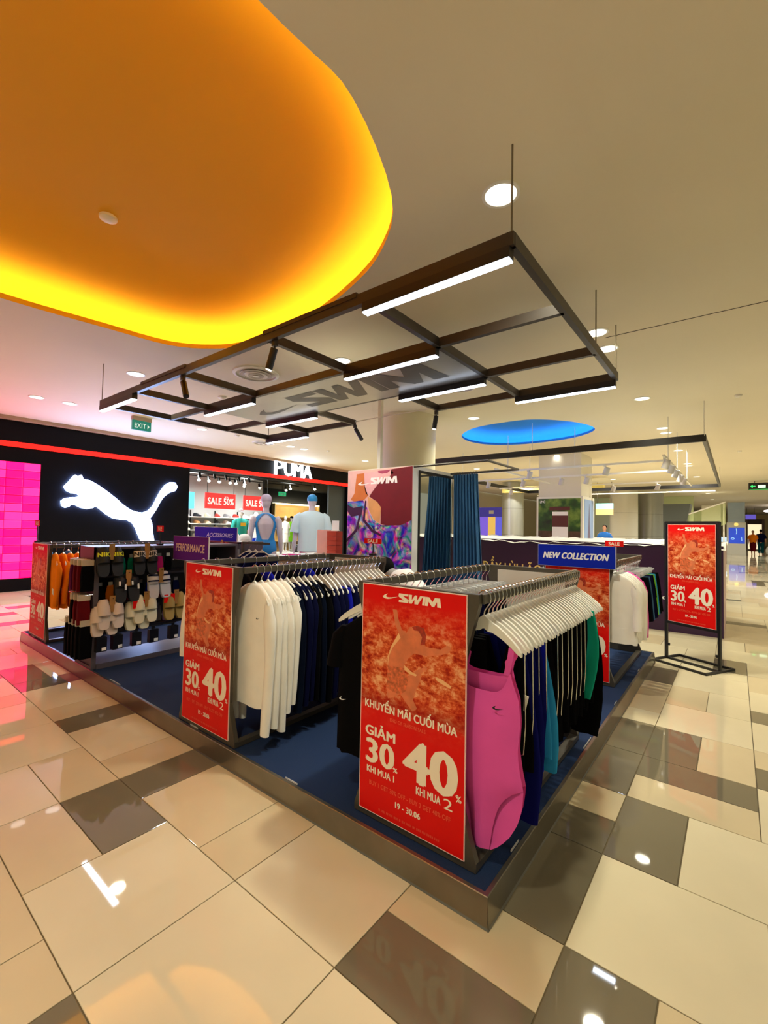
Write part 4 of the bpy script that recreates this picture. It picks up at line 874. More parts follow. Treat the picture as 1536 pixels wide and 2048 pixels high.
# ------------------------------------------------------------------ fitting booth
BX0, BX1, BY0, BY1, BH = -4.66, -3.45, 5.0, 6.07, 2.38
bo = thing('fitting_booth', 'white fitting booth with face poster, tall mirror and curtain rail', 'fitting booth', ((BX0+BX1)/2, BY0, PH)); hx = (BX1-BX0)/2; h = BH-PH
MB().box(-hx, hx, 0, .04, 0, h).build('front_panel', M_WHP, bo); MB().box(hx-.04, hx, .04, BY1-BY0, 0, h).build('side_panel', M_WHP, bo); MB().box(-hx, -hx+.04, .04, BY1-BY0, 0, h).build('side_panel', M_WHP, bo)
pp = MB().box(-hx+.006, hx-.006, -.004, 0, .02, h-.006).build('face_poster', mat('poster_blush', S(228, 178, 170), .5, var=.08, scale=5), bo)
pu = lambda d: (lambda u, v: (-hx+.006+(2*hx-.012)*u, -.0045-d, h-.006-(h-.03)*v))
ZP = lambda L: [((x-80)/615, 1-(y-150)*.000615) for x, y in L]
def multi_mat():
    m = bpy.data.materials.new('shirt_print'); m.use_nodes = True; nt = m.node_tree; b = nt.nodes['Principled BSDF']; b.inputs['Roughness'].default_value = .5
    tc = nt.nodes.new('ShaderNodeTexCoord'); n = nt.nodes.new('ShaderNodeTexNoise'); n.inputs['Scale'].default_value = 3.1; n.inputs['Detail'].default_value = 4; n.inputs['Distortion'].default_value = 3.2; nt.links.new(tc.outputs['Object'], n.inputs['Vector'])
    r = nt.nodes.new('ShaderNodeValToRGB'); nt.links.new(n.outputs['Fac'], r.inputs[0]); e = r.color_ramp.elements; e[0].position = .3; e[0].color = S(44, 14, 72); e[1].position = .75; e[1].color = S(235, 205, 120)
    for p, c in ((.40, (60, 20, 96)), (.46, (90, 70, 190)), (.50, (120, 60, 150)), (.54, (40, 120, 200)), (.58, (225, 150, 190)), (.63, (200, 175, 215)), (.68, (190, 40, 90))): k = e.new(p); k.color = S(*c)
    vm = nt.nodes.new('ShaderNodeVectorMath'); vm.operation = 'MULTIPLY_ADD'; nt.links.new(n.outputs['Color'], vm.inputs[0]); vm.inputs[1].default_value = (3.6, 3.6, 3.6); vm.inputs[2].default_value = (-1.5, -1.6, -1.35)
    mm = nt.nodes.new('ShaderNodeMix'); mm.data_type = 'RGBA'; mm.clamp_factor = True; mm.clamp_result = True; mm.inputs[0].default_value = .55; nt.links.new(r.outputs[0], mm.inputs[6]); nt.links.new(vm.outputs[0], mm.inputs[7])
    nt.links.new(mm.outputs[2], b.inputs['Base Color']); return m
logo_poly(pp, 'printed_shirt', multi_mat(), ZP([(80, 490), (240, 480), (290, 580), (345, 690), (420, 745), (600, 742), (695, 690), (695, 1745), (80, 1745)]), (0, 1, 0, 1), pu(0))
for nm, c, L in (('printed_hair', S(205, 112, 50), [(170, 190), (245, 185), (255, 330), (290, 430), (250, 475), (150, 490), (110, 470), (150, 400)]), ('printed_neck', S(112, 10, 24), [(505, 165), (694, 150), (694, 690), (600, 742), (480, 748), (415, 735), (415, 560), (380, 500), (300, 440), (330, 390), (390, 300), (500, 230)]),
                 ('printed_neck_light', S(220, 156, 98), [(285, 440), (380, 500), (418, 560), (405, 725), (350, 690), (300, 585)]), ('printed_face', S(232, 172, 176), [(250, 185), (505, 165), (528, 210), (440, 235), (390, 300), (335, 385), (290, 428), (265, 405), (250, 330)]), ('printed_lips', S(170, 70, 100), [(380, 172), (505, 166), (470, 200), (420, 205), (385, 190)])):
    logo_poly(pp, nm, mat(nm, c, .5, var=.1, scale=5), ZP(L), (0, 1, 0, 1), pu(.0006 if 'hair' in nm or 'lips' not in nm else .0016))
for nm, L in (('printed_strap', [(80, 520), (140, 560), (240, 540), (230, 620), (180, 820), (80, 940), (80, 900), (170, 790), (200, 640), (120, 660), (80, 590)]), ('printed_strap', [(260, 480), (240, 700), (330, 820), (420, 860), (420, 840), (340, 790), (262, 690), (275, 490)])):
    logo_poly(pp, nm, mat('print_aubergine', S(58, 16, 62), .5), ZP(L), (0, 1, 0, 1), pu(.0012))
swim_logo(pp, mat('print_white', S(245, 235, 235), .5), (.17, .40, .075, .105), (.38, .78, .055, .098), pu(.002))
mf = MB(); y0m, y1m, z0m, z1m = .13, 1.06, .12, h-.05
mr = MB().box(hx, hx+.012, y0m, y1m, z0m, z1m).build('mirror_frame', M_BLACK, bo)
MB().box(hx+.012, hx+.014, y0m+.035, y1m-.02, z0m+.03, z1m-.04).build('mirror_glass', mat('mirror_glass', S(225, 230, 228), .02, 1), mr)
ra = MB(); X2 = -2.37-(BX0+BX1)/2; ra.tube([(hx, .02, h-.012), (X2, .02, h-.012), (X2, 1.0, h-.012), (hx, 1.02, h-.012)], .016, 8).build('curtain_rail', M_GREYM, bo)
cu_ = thing('curtain', 'blue pleated fitting room curtain drawn back beside the mirror', 'curtain', (-3.42, 6.04, PH+.06))
L = []; n = 120
for z, sp, am in ((2.17, .40, .030), (2.10, .40, .032), (1.9, .41, .035), (1.2, .46, .04), (.5, .50, .045), (.0, .53, .05)):
    L.append([(.01+sp*k/n+.006*math.sin(k*.9+z), am*math.sin(k/n*2*PI*8.5+.35*math.sin(z*2)), z+.004*math.sin(k)) for k in range(n+1)])
co = MB().loft(L, closed=False, cap=False).build('curtain_cloth', mat('curtain_blue', S(44, 92, 132), .8, bump=.2, bscale=300), cu_, True, ang=180); so = co.modifiers.new('thick', 'SOLIDIFY'); so.thickness = .004
for k in range(9): MB().tube([(.03+.045*k+.02*math.cos(a), .02*math.sin(a)*0, 2.19+.022*math.sin(a)) for a in [2*PI*q/10 for q in range(11)]], .0025, 6).build('curtain_ring', M_CHROME, cu_)
po = tag(MB().box(-4.45, -4.39, 5.44, 5.50, PH, CEIL-.001).build('white_post', M_WHITE), 'slim white square post rising from the fitting booth to the ceiling', 'post')

# ------------------------------------------------------------------ stooping shop assistant
M_SKIN = mat('skin', S(196, 140, 110), .55); M_HAIR = mat('hair_black', S(7, 6, 6), .7, spec=.1, bump=.4, bscale=200); M_SHIRT = mat('polo_white', S(236, 232, 222), .8, bump=.15, bscale=60); M_TROU = MG['black']
pr_ = thing('person', 'crouching person with black hair in a white top between the clothes racks', 'person', (-2.62, 3.86, PH), .0)
pb = MB(); hx0, hz0 = .0, .86
pb.tube([(.17, 0, .46), (.10, 0, .60), (-.05, 0, .74), (-.18, 0, .83), (-.27, 0, .87)], [.13, .14, .145, .15, .07], 16)
pb.tube([(-.25, 0, .87), (-.33, 0, .915), (-.38, 0, .94)], [.06, .055, .055], 12)
pb.ball((-.42, 0, .965), .10, .082, .105); pb.ball((-.49, 0, .93), .04, .05, .05); pb.ball((-.525, 0, .955), .014, .012, .02)
for s in (-1, 1):
    pb.ball((-.40, s*.082, .955), .018, .01, .028)
    pb.tube([(.15, s*.09, .47), (-.05, s*.13, .53), (-.24, s*.15, .55)], [.11, .09, .065], 14)
    pb.tube([(-.24, s*.15, .55), (-.16, s*.14, .36), (-.06, s*.13, .08)], [.065, .056, .04], 14)
    pb.loft([[(x, s*.13+w*math.cos(2*PI*j/12), .03+hh*math.sin(2*PI*j/12)) for j in range(12)] for x, w, hh in ((.0, .03, .028), (-.06, .04, .034), (-.16, .045, .03), (-.26, .03, .018))])
    pb.tube([(-.17, s*.17, .83), (-.22, s*.22, .76), (-.28, s*.23, .60), (-.42, s*.18, .55), (-.48, s*.15, .56)], [.055, .056, .044, .036, .026], 12)
    hxx, hyy, hzz = -.50, s*.14, .56
    pb.loft([[(x, hyy+.036*math.cos(2*PI*j/10), hzz+.013*math.sin(2*PI*j/10)) for j in range(10)] for x in (-.48, -.53, -.56)])
    for q, (oy, ln) in enumerate(((-.028, .055), (-.01, .065), (.008, .06), (.024, .05))): pb.tube([(-.55, hyy+oy, hzz), (-.56-ln*.6, hyy+oy, hzz-.008), (-.56-ln, hyy+oy, hzz-.03)], [.009, .008, .006], 8)
    pb.tube([(-.51, hyy-s*.03, hzz), (-.54, hyy-s*.05, hzz-.01), (-.565, hyy-s*.05, hzz-.02)], [.012, .009, .007], 8)
pme = pb.mesh('body', True); pme.materials.append(M_SKIN); pbo = inst(pme, 'body', parent=pr_); r = pbo.modifiers.new('union', 'REMESH'); r.mode = 'VOXEL'; r.voxel_size = .011; r.use_smooth_shade = True; s = pbo.modifiers.new('smooth', 'SMOOTH'); s.iterations = 3
MB().ball((-.405, 0, .985), .112, .094, .105, 20, 12).build('hair', M_HAIR, pr_, True)
MB().tube([(.18, 0, .50), (.10, 0, .61), (-.05, 0, .75), (-.18, 0, .84), (-.27, 0, .88)], [.155, .16, .165, .165, .085], 20, cap=False).build('shirt', M_SHIRT, pr_, True)
for s in (-1, 1):
    MB().tube([(-.16, s*.12, .83), (-.21, s*.205, .77), (-.25, s*.225, .66)], [.08, .075, .068], 14, cap=False).build('shirt_sleeve', M_SHIRT, pr_, True)
    MB().tube([(.19, s*.07, .44), (-.05, s*.13, .53), (-.25, s*.15, .555), (-.215, s*.145, .46), (-.16, s*.14, .34), (-.07, s*.13, .10)], [.13, .11, .085, .08, .074, .066], 14, cap=False).build('trouser_leg', M_TROU, pr_, True)
MB().tube([(-.27, 0, .875), (-.33, 0, .915)], [.08, .07], 16, cap=False).build('collar', mat('collar_grey', S(150, 146, 138), .8), pr_, True)
# ------------------------------------------------------------------ dark sports shop front on the left
XW = -12.16
wl = MB().box(XW-.25, XW, -7, 13.2, 3.22, CEIL+.05).build('wall_left', M_BLACKW); struct(wl); tag(wl, 'black shop fascia above the sports shop')
MB().box(XW-.2, XW-.02, -7, 3.03, 2.79, 3.10).build('fascia_panel', M_BLACKW, wl); MB().box(XW-.2, XW-.02, -7, 3.03, 0, .27).build('fascia_panel', M_BLACKW, wl); MB().box(XW-.2, XW-.02, 3.03, 6.48, 0, 3.10).build('fascia_panel', M_BLACKW, wl)
MB().box(XW-.2, XW-.06, -7, 3.03, .27, 2.79).build('fascia_panel', mat('magenta_backing', S(150, 0, 60), .5), wl)
MB().box(XW-.2, XW, -7, 13.2, 3.10, 3.22).build('fascia_panel', M_BLACKW, wl)
MB().box(XW-.25, XW-.05, 13.13, 13.2, 0, 3.10).build('fascia_panel', M_BLACKW, wl)
ls = tag(MB().box(XW+.002, XW+.035, -7, 13.13, 3.105, 3.215).build('red_light_strip', mat('red_led', S(255, 10, 10), .4, emit=(1, .008, .004, 1), estr=2.6)), 'glowing red light strip running along the shop fascia', 'light strip')
pkw = thing('magenta_light_wall', 'glowing magenta wall of glass blocks left of the white cat logo', 'light wall', (XW, 0, .27))
PK = [mat('glass_block_%d' % k, S(120, 0, 40), .25, emit=(1, g, b, 1), estr=e) for k, (g, b, e) in enumerate(((.0, .09, 3.2), (.002, .11, 3.3), (.015, .14, 3.5)))]
blk = MB().loft([[(-.055, .006, .006), (-.055, .294, .006), (-.055, .294, .174), (-.055, .006, .174)], [(-.012, .006, .006), (-.012, .294, .006), (-.012, .294, .174), (-.012, .006, .174)], [(.0, .022, .022), (.0, .278, .022), (.0, .278, .158), (.0, .022, .158)]])
blk_me = [meshm(blk, 'glass_block', m) for m in PK]; rp = random.Random(3)
for j in range(14):
    for i in range(11):
        o = inst(rp.choice(blk_me), 'glass_block', parent=pkw, loc=(-.02, 3.03-.3*(i+1), j*.18)); o.scale = (1, 1, 1)
M_GLOW = mat('logo_glow_white', S(255, 255, 255), .4, emit=(.36, .52, 1, 1), estr=40)
LOGO = [(3.68, 2.62), (3.73, 2.57), (3.8, 2.63), (3.84, 2.53), (3.98, 2.51), (4.15, 2.42), (4.37, 2.27), (4.56, 2.12), (4.74, 1.96), (4.92, 1.84), (5.09, 1.79), (5.22, 1.78), (5.36, 1.84), (5.48, 1.97), (5.56, 2.16), (5.66, 2.37), (5.78, 2.55), (5.91, 2.64), (6.04, 2.64), (6.11, 2.53), (6.05, 2.42), (5.88, 2.35), (5.74, 2.23), (5.65, 2.09), (5.57, 1.91), (5.47, 1.74), (5.4, 1.65), (5.46, 1.5), (5.48, 1.29), (5.53, 1.03), (5.62, .80), (5.66, .70), (5.42, .70), (5.25, 0.98), (5.16, 1.14), (5.07, 1.36), (4.98, 1.51), (4.86, 1.58), (4.7, 1.59), (4.51, 1.63), (4.36, 1.72), (4.23, 1.83), (4.13, 1.91), (4.06, 1.86), (3.94, 1.83), (3.8, 1.86), (3.69, 1.92), (3.61, 1.92), (3.58, 1.87), (3.5, 1.84), (3.43, 1.89), (3.42, 1.99), (3.48, 2.05), (3.6, 2.08), (3.75, 2.1), (3.77, 2.15), (3.71, 2.18), (3.6, 2.19), (3.51, 2.24), (3.46, 2.32), (3.51, 2.39), (3.56, 2.45), (3.61, 2.54)]
lg = thing('leaping_cat_logo', 'large glowing white leaping cat logo on the dark wall', 'logo sign', (XW, 0, 0))
bm = bmesh.new(); bv = [bm.verts.new((.065, y, z)) for y, z in LOGO]; f = bm.faces.new(bv); r = bmesh.ops.extrude_face_region(bm, geom=[f]); bmesh.ops.translate(bm, verts=[v for v in r['geom'] if isinstance(v, bmesh.types.BMVert)], vec=(-.065, 0, 0)); bmesh.ops.triangulate(bm, faces=bm.faces[:]); bmesh.ops.recalc_face_normals(bm, faces=bm.faces[:])
me = bpy.data.meshes.new('cat_shape'); bm.to_mesh(me); bm.free(); me.materials.append(M_GLOW); inst(me, 'cat_shape', parent=lg, loc=(-.019, 0, 0))
sg = thing('shop_name_sign', 'glowing white shop name letters above the shop entrance', 'shop sign', (XW, 9.37, 3.22))
for k, ch in enumerate('PUMA'):
    vs, fs = glyphs(ch, 0, 0); vs = [v[:2] for v in vs]; w0 = [0, .42, .82, 1.26][k]; w1 = [.385, .79, 1.23, 1.66][k]
    v3 = [(.07, w0+(w1-w0)*x, .49*y) for x, y in vs]; mb = MB().add(v3, fs); me = bpy.data.meshes.new('letter'); me.from_pydata(mb.v, [], mb.f); me.materials.append(mat('sign_glow', S(255, 255, 255), .4, emit=(.85, .95, 1, 1), estr=7))
    o = inst(me, 'letter', parent=sg); so = o.modifiers.new('thick', 'SOLIDIFY'); so.thickness = .06; so.offset = 0
area_lamp('sign_spill', (XW+.25, 10.2, 3.45), 45, (.42, .66, 1), 1.5, 170, (0, -PI/2, 0), 'RECTANGLE', .4)
# shop interior
IW = mat('shop_grey_wall', S(176, 180, 180), .7); ID = mat('shop_dark_wall', S(48, 52, 56), .7); IC = mat('shop_dark_ceiling', S(34, 38, 40), .8)
rm = MB().box(-18.2, XW-.25, 6.4, 18, 3.32, 3.4).build('ceiling', IC); struct(rm); tag(rm, 'dark ceiling of the sports shop')
w2 = MB().box(-15.3, -15.2, 6.3, 11.2, 0, 3.32).build('wall_rear', IW); struct(w2); tag(w2, 'grey display wall inside the sports shop')
w3 = MB().box(-18.2, -18.1, 11.2, 18, 0, 3.32).build('wall_rear', ID); struct(w3); tag(w3, 'dark rear wall of the sports shop')
w4 = MB().box(-18.2, -15.2, 11.2, 11.3, 0, 3.32).build('wall_inner', ID); struct(w4); tag(w4, 'dark partition inside the sports shop')
w5 = MB().box(-18.2, XW-.2, 6.3, 6.4, 0, 3.32).build('wall_side', IW); struct(w5); tag(w5, 'left side wall inside the sports shop')
w6 = MB().box(-18.2, XW-.25, 18, 18.1, 0, 3.32).build('wall_side', ID); struct(w6); tag(w6, 'right side wall inside the sports shop')
w7 = MB().box(-12.5, -12.42, 12.25, 13.9, 0, 3.2).build('wall_inner', mat('slate_panel', S(62, 70, 74), .5)); struct(w7); tag(w7, 'slate grey panel at the right of the shop entrance')
w8 = MB().box(-12.42, XW-.02, 13.2, 75, 0, CEIL).build('wall_beyond', mat('cream_wall', S(214, 202, 170), .7)); struct(w8); tag(w8, 'cream wall beyond the sports shop')
for y, p in ((7.6, 130), (9.6, 120), (11.5, 50)): area_lamp('shop_lamp', (-13.6, y, 3.25), p, (.95, 1, .94), .5, 160)
area_lamp('shop_rear_lamp', (-16.6, 15, 3.2), 90, (1, .84, .55), 1.2, 160)
wp = thing('lit_display_niche', 'warm lit wooden display niche at the back of the sports shop', 'display', (-18.0, 15.4, 0)); MB().box(-.1, .0, -1.4, 1.5, .1, 2.55).build('niche_back', mat('niche_wood', S(214, 178, 116), .6, var=.1, scale=3), wp)
for y in (-1.45, 1.5): MB().box(-.1, .15, y-.04, y+.04, 0, 2.6).build('niche_side', mat('niche_edge', S(240, 214, 150), .5), wp)
MB().box(-.1, .15, -1.45, 1.5, 2.55, 2.62).build('niche_top', mat('niche_light', S(255, 240, 200), .5, emit=(1, .85, .55, 1), estr=3), wp)
for z in (.7, 1.3, 1.9): MB().box(-.0, .2, -1.4, 1.45, z, z+.03).build('niche_shelf', mat('niche_edge', S(240, 214, 150), .5), wp)
# shoe shelves
sf = thing('shoe_shelf', 'white shoe shelves on the grey wall inside the sports shop', 'shelf', (-15.2, 7.2, 0))
for k, z in enumerate((.78, 1.05, 1.31, 1.53, 1.77)): MB().box(0, .55, 0, 3.6, z-.025, z).build('shelf', M_WHP, sf)
for y in (0, .95, 1.9, 2.85, 3.6): MB().box(.0, .04, y-.015, y+.015, 0, 2.0).build('shelf_upright', M_BLACK, sf)
def shoe_mesh(m):
    L = []
    for y, w, h, z in ((-.14, .03, .035, .03), (-.12, .042, .10, 0), (-.05, .042, .105, 0), (.0, .044, .085, 0), (.06, .05, .06, 0), (.12, .046, .045, 0), (.15, .026, .03, .01)):
        L.append([(w, y, z), (w*1.05, y, z+h*.4), (w*.55, y, z+h), (-w*.55, y, z+h), (-w*1.05, y, z+h*.4), (-w, y, z)])
    return meshm(MB().loft(L), 'shoe', m, True)
SHM = [shoe_mesh(mat('shoe_%s' % n, S(*c), .6)) for n, c in (('white', (238, 238, 232)), ('cream', (226, 214, 184)), ('grey', (140, 142, 146)), ('black', (30, 30, 34)), ('tan', (190, 140, 90)), ('red', (186, 50, 40)))]
rs = random.Random(9)
for k, z in enumerate((.78, 1.05, 1.31, 1.53, 1.77)):
    for q in range(9):
        o = inst(SHM[rs.choice((0, 0, 0, 1, 1, 2, 3, 4, 5))], 'shoe', loc=(-14.82, 7.42+q*.39, z), rot=(0, 0, -PI/2+rs.uniform(-.2, .2))); o.scale = (1.25, 1.25, 1.25)
        tag(o, 'sports shoe, %s from the left on the %s shelf of the sports shop' % (ORD[q], ['lowest', 'second lowest', 'middle', 'second highest', 'highest'][k]), 'shoe', 'sports shoes on the shop shelves')
def sale_box(label, y0, y1):
    t = thing('sale_sign', label, 'sign', (-13.2, (y0+y1)/2, 2.02), 0, 'red SALE signs in the sports shop'); w = (y1-y0)/2
    MB().box(-.05, 0, -w, w, 0, .5).build('sign_box', mat('sale_red_lit', S(235, 60, 60), .5, emit=(.9, .06, .06, 1), estr=.55), t)
    lettering('lettering', mat('sale_white_lit', S(255, 250, 250), .5, emit=(1, .95, .95, 1), estr=.7), t, 'SALE 50%', (.07, .94, .30, .74), lambda u, v: (.004, -w+2*w*u, .5-.5*v), .04)
    lettering('lettering', mat('sale_white_lit', S(255, 250, 250), .5), t, 'UP TO', (.62, .74, .19, .27), lambda u, v: (.004, -w+2*w*u, .5-.5*v), .03)
    for y in (-w+.06, w-.06): MB().tube([(-.025, y, .5), (-.025, y, 1.28)], .008).build('hanger_wire', M_BLACK, t)
    return t
sale_box('left red SALE 50% sign hanging in the sports shop', 7.57, 8.65); sale_box('right red SALE 50% sign hanging in the sports shop', 8.97, 10.02)
bp = tag(MB().box(-15.2, -14.58, 7.66, 7.95, 2.04, 2.60).build('blue_poster', mat('poster_cyan', S(60, 170, 225), .5, var=.2, scale=3, emit=(.1, .45, .8, 1), estr=.4)), 'cyan picture board at the left of the sports shop', 'poster')
for k in range(3):
    tr = thing('lamp_track', 'black ceiling lamp track in the sports shop, %s from the entrance' % ORD[k], 'lamp track', (-13.1-k*.75, 9.6, 3.16), 0, 'lamp tracks in the sports shop')
    MB().box(-.02, .02, -3, 3, 0, .03).build('track', M_BLACK, tr)
    for y in (-2.5, 0, 2.5): MB().tube([(0, y, .03), (0, y, .16)], .008).build('drop_rod', M_BLACK, tr)
for k, (x, y) in enumerate(((-13.85, 7.67), (-13.85, 8.02), (-13.85, 8.41), (-13.85, 8.82), (-13.85, 9.05), (-13.85, 9.4), (-13.1, 7.3), (-13.1, 7.8), (-13.1, 8.2), (-13.1, 8.7), (-13.1, 9.1), (-14.6, 10.6), (-14.6, 11.9), (-13.85, 11.5), (-13.1, 12.1), (-14.6, 9.9))):
    t = thing('shop_spotlight', 'black spotlight number %s along the tracks of the sports shop' % ORD[k], 'spotlight', (x, y, 3.16), 0, 'spotlights in the sports shop')
    MB().tube([(0, 0, 0), (0, 0, -.06)], .01).build('stem', M_BLACK, t); hd_ = MB().tube([(-.02, 0, -.05), (.03, 0, -.2)], .04, 12).build('lamp_head', M_BLACK, t, True)
    if k not in (6, 7, 8, 9, 10): MB().ball((.034, 0, -.205), .05, .05, .04).build('glowing_lens', mat('spot_glow', S(255, 246, 225), .4, emit=(1, .93, .78, 1), estr=14), hd_, True)
def shop_mannequin(label, x, y, s, tee_c, low_c, cap_c=None, f=False):
    t = thing('mannequin', label, 'mannequin', (x, y, .05), PI/2, 'mannequins in the sports shop'); body_obj('body', f, M_MANNG, t, .02); t.scale = (s, s, s); MB().box(-.18, .18, -.18, .18, -.045, 0).build('base_plate', M_WHP, t)
    tee_on(t, tee_c, .225 if not f else .19, .9); MB().loft([ring(.19, .135, .45), ring(.185, .135, .7), ring(.18, .13, .95)], cap=False).build('trousers', low_c, t, True)
    if cap_c: cap_on(t, cap_c)
M_TEAL = mat('tee_teal', S(20, 150, 140), .8); 
tl = shop_mannequin('shop mannequin in teal tee shirt with yellow print and grey cap', -13.5, 9.07, 1.14, M_TEAL, MG['white'], MG['grey'])
mt_ = bpy.data.objects['mannequin.002']; MB().add([(-.09, -.1385, 1.24), (.09, -.1385, 1.24), (.09, -.137, 1.34), (-.09, -.137, 1.34)], [(0, 1, 2, 3)]).build('chest_print', mat('print_yellow', S(236, 190, 40), .6), mt_)
shop_mannequin('shop mannequin in pale grey top beside the teal one', -13.8, 9.9, 1.1, MG['white'], MG['cobalt'])
shop_mannequin('white shop mannequin further back by the lit niche', -14.5, 11.85, 1.05, MG['white'], MG['white'], f=True)
shop_mannequin('shop mannequin in olive green outfit', -14.9, 12.5, 1.05, MG['lime'], MG['lime'], MG['black'], f=True)
bl = tag(MB().ball((-14.3, 12.3, .57), .17, .17, .17).build('exercise_ball', mat('ball_black', S(22, 22, 24), .35), smooth=True), 'black exercise ball on the display plinth', 'ball'); 
pd = tag(MB().box(-15.2, -13.9, 11.4, 13.4, 0, .40).build('display_plinth', M_WHP), 'low white display plinth inside the sports shop', 'plinth')
for nm in ('mannequin.004', 'mannequin.005'): bpy.data.objects[nm].location.z = .445; bpy.data.objects[nm].scale = (.83, .83, .83)
ex = thing('exit_sign', 'green illuminated exit sign inside the sports shop', 'exit sign', (-16.3, 13.1, 2.85)); MB().box(-.03, .03, -.2, .2, 0, .18).build('sign_box', mat('exit_green_small', S(20, 140, 80), .4, emit=(.03, .5, .2, 1), estr=.8), ex); MB().tube([(0, 0, .18), (0, 0, .47)], .01).build('drop_rod', M_BLACK, ex)
lettering('lettering', M_LETW, ex, 'EXIT', (.2, .8, .25, .8), lambda u, v: (.032, -.2+.4*u, .18-.18*v), .02)
# hanging exit sign in the mall
ex = thing('exit_sign', 'green EXIT sign with arrow hanging from the mall ceiling', 'exit sign', (-9.8, 4.125, 3.46)); MB().box(-.03, .03, -.185, .185, .0, .2).build('sign_panel', mat('exit_green', S(10, 120, 100), .4, emit=(.01, .25, .18, 1), estr=.5), ex)
MB().box(-.05, .05, -.19, .19, .2, .279).build('sign_housing', mat('housing_beige', S(186, 170, 150), .6), ex)
lettering('lettering', mat('exit_white', S(225, 250, 240), .5, emit=(.7, .95, .85, 1), estr=.5), ex, 'EXIT', (.10, .72, .28, .78), lambda u, v: (.0315, -.185+.37*u, .2-.2*v), .015)
logo_poly(ex, 'arrow_mark', mat('exit_white', (1, 1, 1, 1)), [(0, 0), (1, .5), (0, 1)], (.80, .90, .28, .78), lambda u, v: (.0315, -.185+.37*u, .2-.2*v))
# ------------------------------------------------------------------ mall behind the platform
M_COLW = mat('column_white', S(226, 222, 206), .55); M_COLM = mat('column_metal', S(176, 178, 172), .3, .5, var=.06, scale=1.5, stretch=(3, 3, .1))
def round_col(label, x, y, r, m, z1=CEIL):
    t = thing('column', label, 'column', (x, y, 0), 0, 'mall columns'); MB().cyl((0, 0), r, .1, z1-.001, 48).build('shaft', m, t, True); MB().cyl((0, 0), r+.012, 0, .1, 48).build('base_ring', M_CHROME, t, True)
    for z in (1.25, 2.5): MB().cyl((0, 0), r+.002, z, z+.008, 48).build('joint_ring', M_GREYM, t, True)
round_col('large round pale column behind the face poster', -5.2, 7.3, .57, mat('column_cream', S(222, 214, 184), .4))
round_col('round cream column far behind the purple hoarding', -4.75, 27.0, .68, M_COLW); round_col('round brushed metal column right of the cream column', -3.78, 29.3, .62, M_COLM); round_col('round metal column left of the green poster pillar', -8.3, 20.4, .5, M_COLM)
sc_ = thing('square_pillar', 'white square pillar with a green nature poster', 'pillar', (-4.02, 13.92, 0)); MB().box(-.6, .6, -.6, .6, 0, CEIL-.001).build('pillar_shaft', M_COLW, sc_); MB().box(-.64, .66, -.66, .64, 0, 2.5).build('poster_casing', M_WHP, sc_)
def green_mat():
    m = bpy.data.materials.new('nature_print'); m.use_nodes = True; nt = m.node_tree; b = nt.nodes['Principled BSDF']; b.inputs['Roughness'].default_value = .4
    tc = nt.nodes.new('ShaderNodeTexCoord'); n = nt.nodes.new('ShaderNodeTexNoise'); n.inputs['Scale'].default_value = 2.6; n.inputs['Detail'].default_value = 6; nt.links.new(tc.outputs['Object'], n.inputs['Vector'])
    r = nt.nodes.new('ShaderNodeValToRGB'); nt.links.new(n.outputs['Fac'], r.inputs[0]); e = r.color_ramp.elements; e[0].position = .32; e[0].color = S(14, 26, 8); e[1].position = .72; e[1].color = S(140, 170, 70); k = e.new(.5); k.color = S(40, 84, 22)
    nt.links.new(r.outputs[0], b.inputs['Base Color']); return m
gp = MB().box(-.58, .60, -.672, -.66, 1.20, 2.44).build('nature_poster', green_mat(), sc_); MB().box(-.58, .60, -.676, -.672, 1.20, 1.5).build('poster_soil', mat('soil_brown', S(84, 60, 40), .7, var=.3, scale=9), gp)
MB().box(-.17, .27, -.69, -.672, 1.26, 2.06).build('poster_bottle', M_LETW, gp); MB().box(-.17, .27, -.692, -.69, 1.62, 1.95).build('bottle_band', mat('bottle_brown', S(92, 40, 34), .5), gp); MB().box(-.25, .32, -.69, -.672, 2.1, 2.2).build('poster_caption', mat('bottle_brown', S(92, 40, 34), .5), gp)
lettering('lettering', M_LETW, gp, 'LMC', (.04, .17, .04, .10), lambda u, v: (-.58+1.18*u, -.678, 2.44-1.24*v), .02)
bp2 = MB().box(.662, .668, -.5, .5, 1.25, 2.42).build('tower_poster', mat('poster_sky', S(150, 178, 225), .5), sc_); MB().loft([[(.670, -.16, 1.3), (.670, .16, 1.3)], [(.670, -.07, 1.7), (.670, .07, 1.7)], [(.670, -.015, 2.3), (.670, .015, 2.3)]], closed=False, cap=False).build('printed_tower', mat('tower_grey', S(110, 100, 130), .5), bp2)
# purple hoarding with plastic sheet on top
ho = thing('hoarding', 'low dark purple hoarding covered with white plastic sheeting', 'hoarding', (-3.07, 8.2, 0))
MB().box(-3.2, 2.93, 0, .05, 0, 1.34).build('front_board', mat('hoarding_purple', S(52, 22, 58), .35, var=.12, scale=1.2), ho); MB().box(2.88, 2.93, .05, 2.2, 0, 1.34).build('side_board', mat('hoarding_side', S(214, 184, 178), .5), ho); MB().box(-3.2, 2.88, 2.15, 2.2, 0, 1.34).build('rear_board', mat('hoarding_side', S(214, 184, 178), .5), ho)
rh = random.Random(4); gx, gy = 60, 14; hv = []; hf = []
for j in range(gy+1):
    for i in range(gx+1):
        x = -3.22+6.18*i/gx; y = -.03+2.26*j/gy; hv.append((x, y, 1.355+.03*math.sin(x*5+j)*math.sin(i*.7+y*3)+rh.uniform(-.014, .02)-(.05 if j == 0 else 0)))
for j in range(gy):
    for i in range(gx): a = j*(gx+1)+i; hf.append((a, a+1, a+gx+2, a+gx+1))
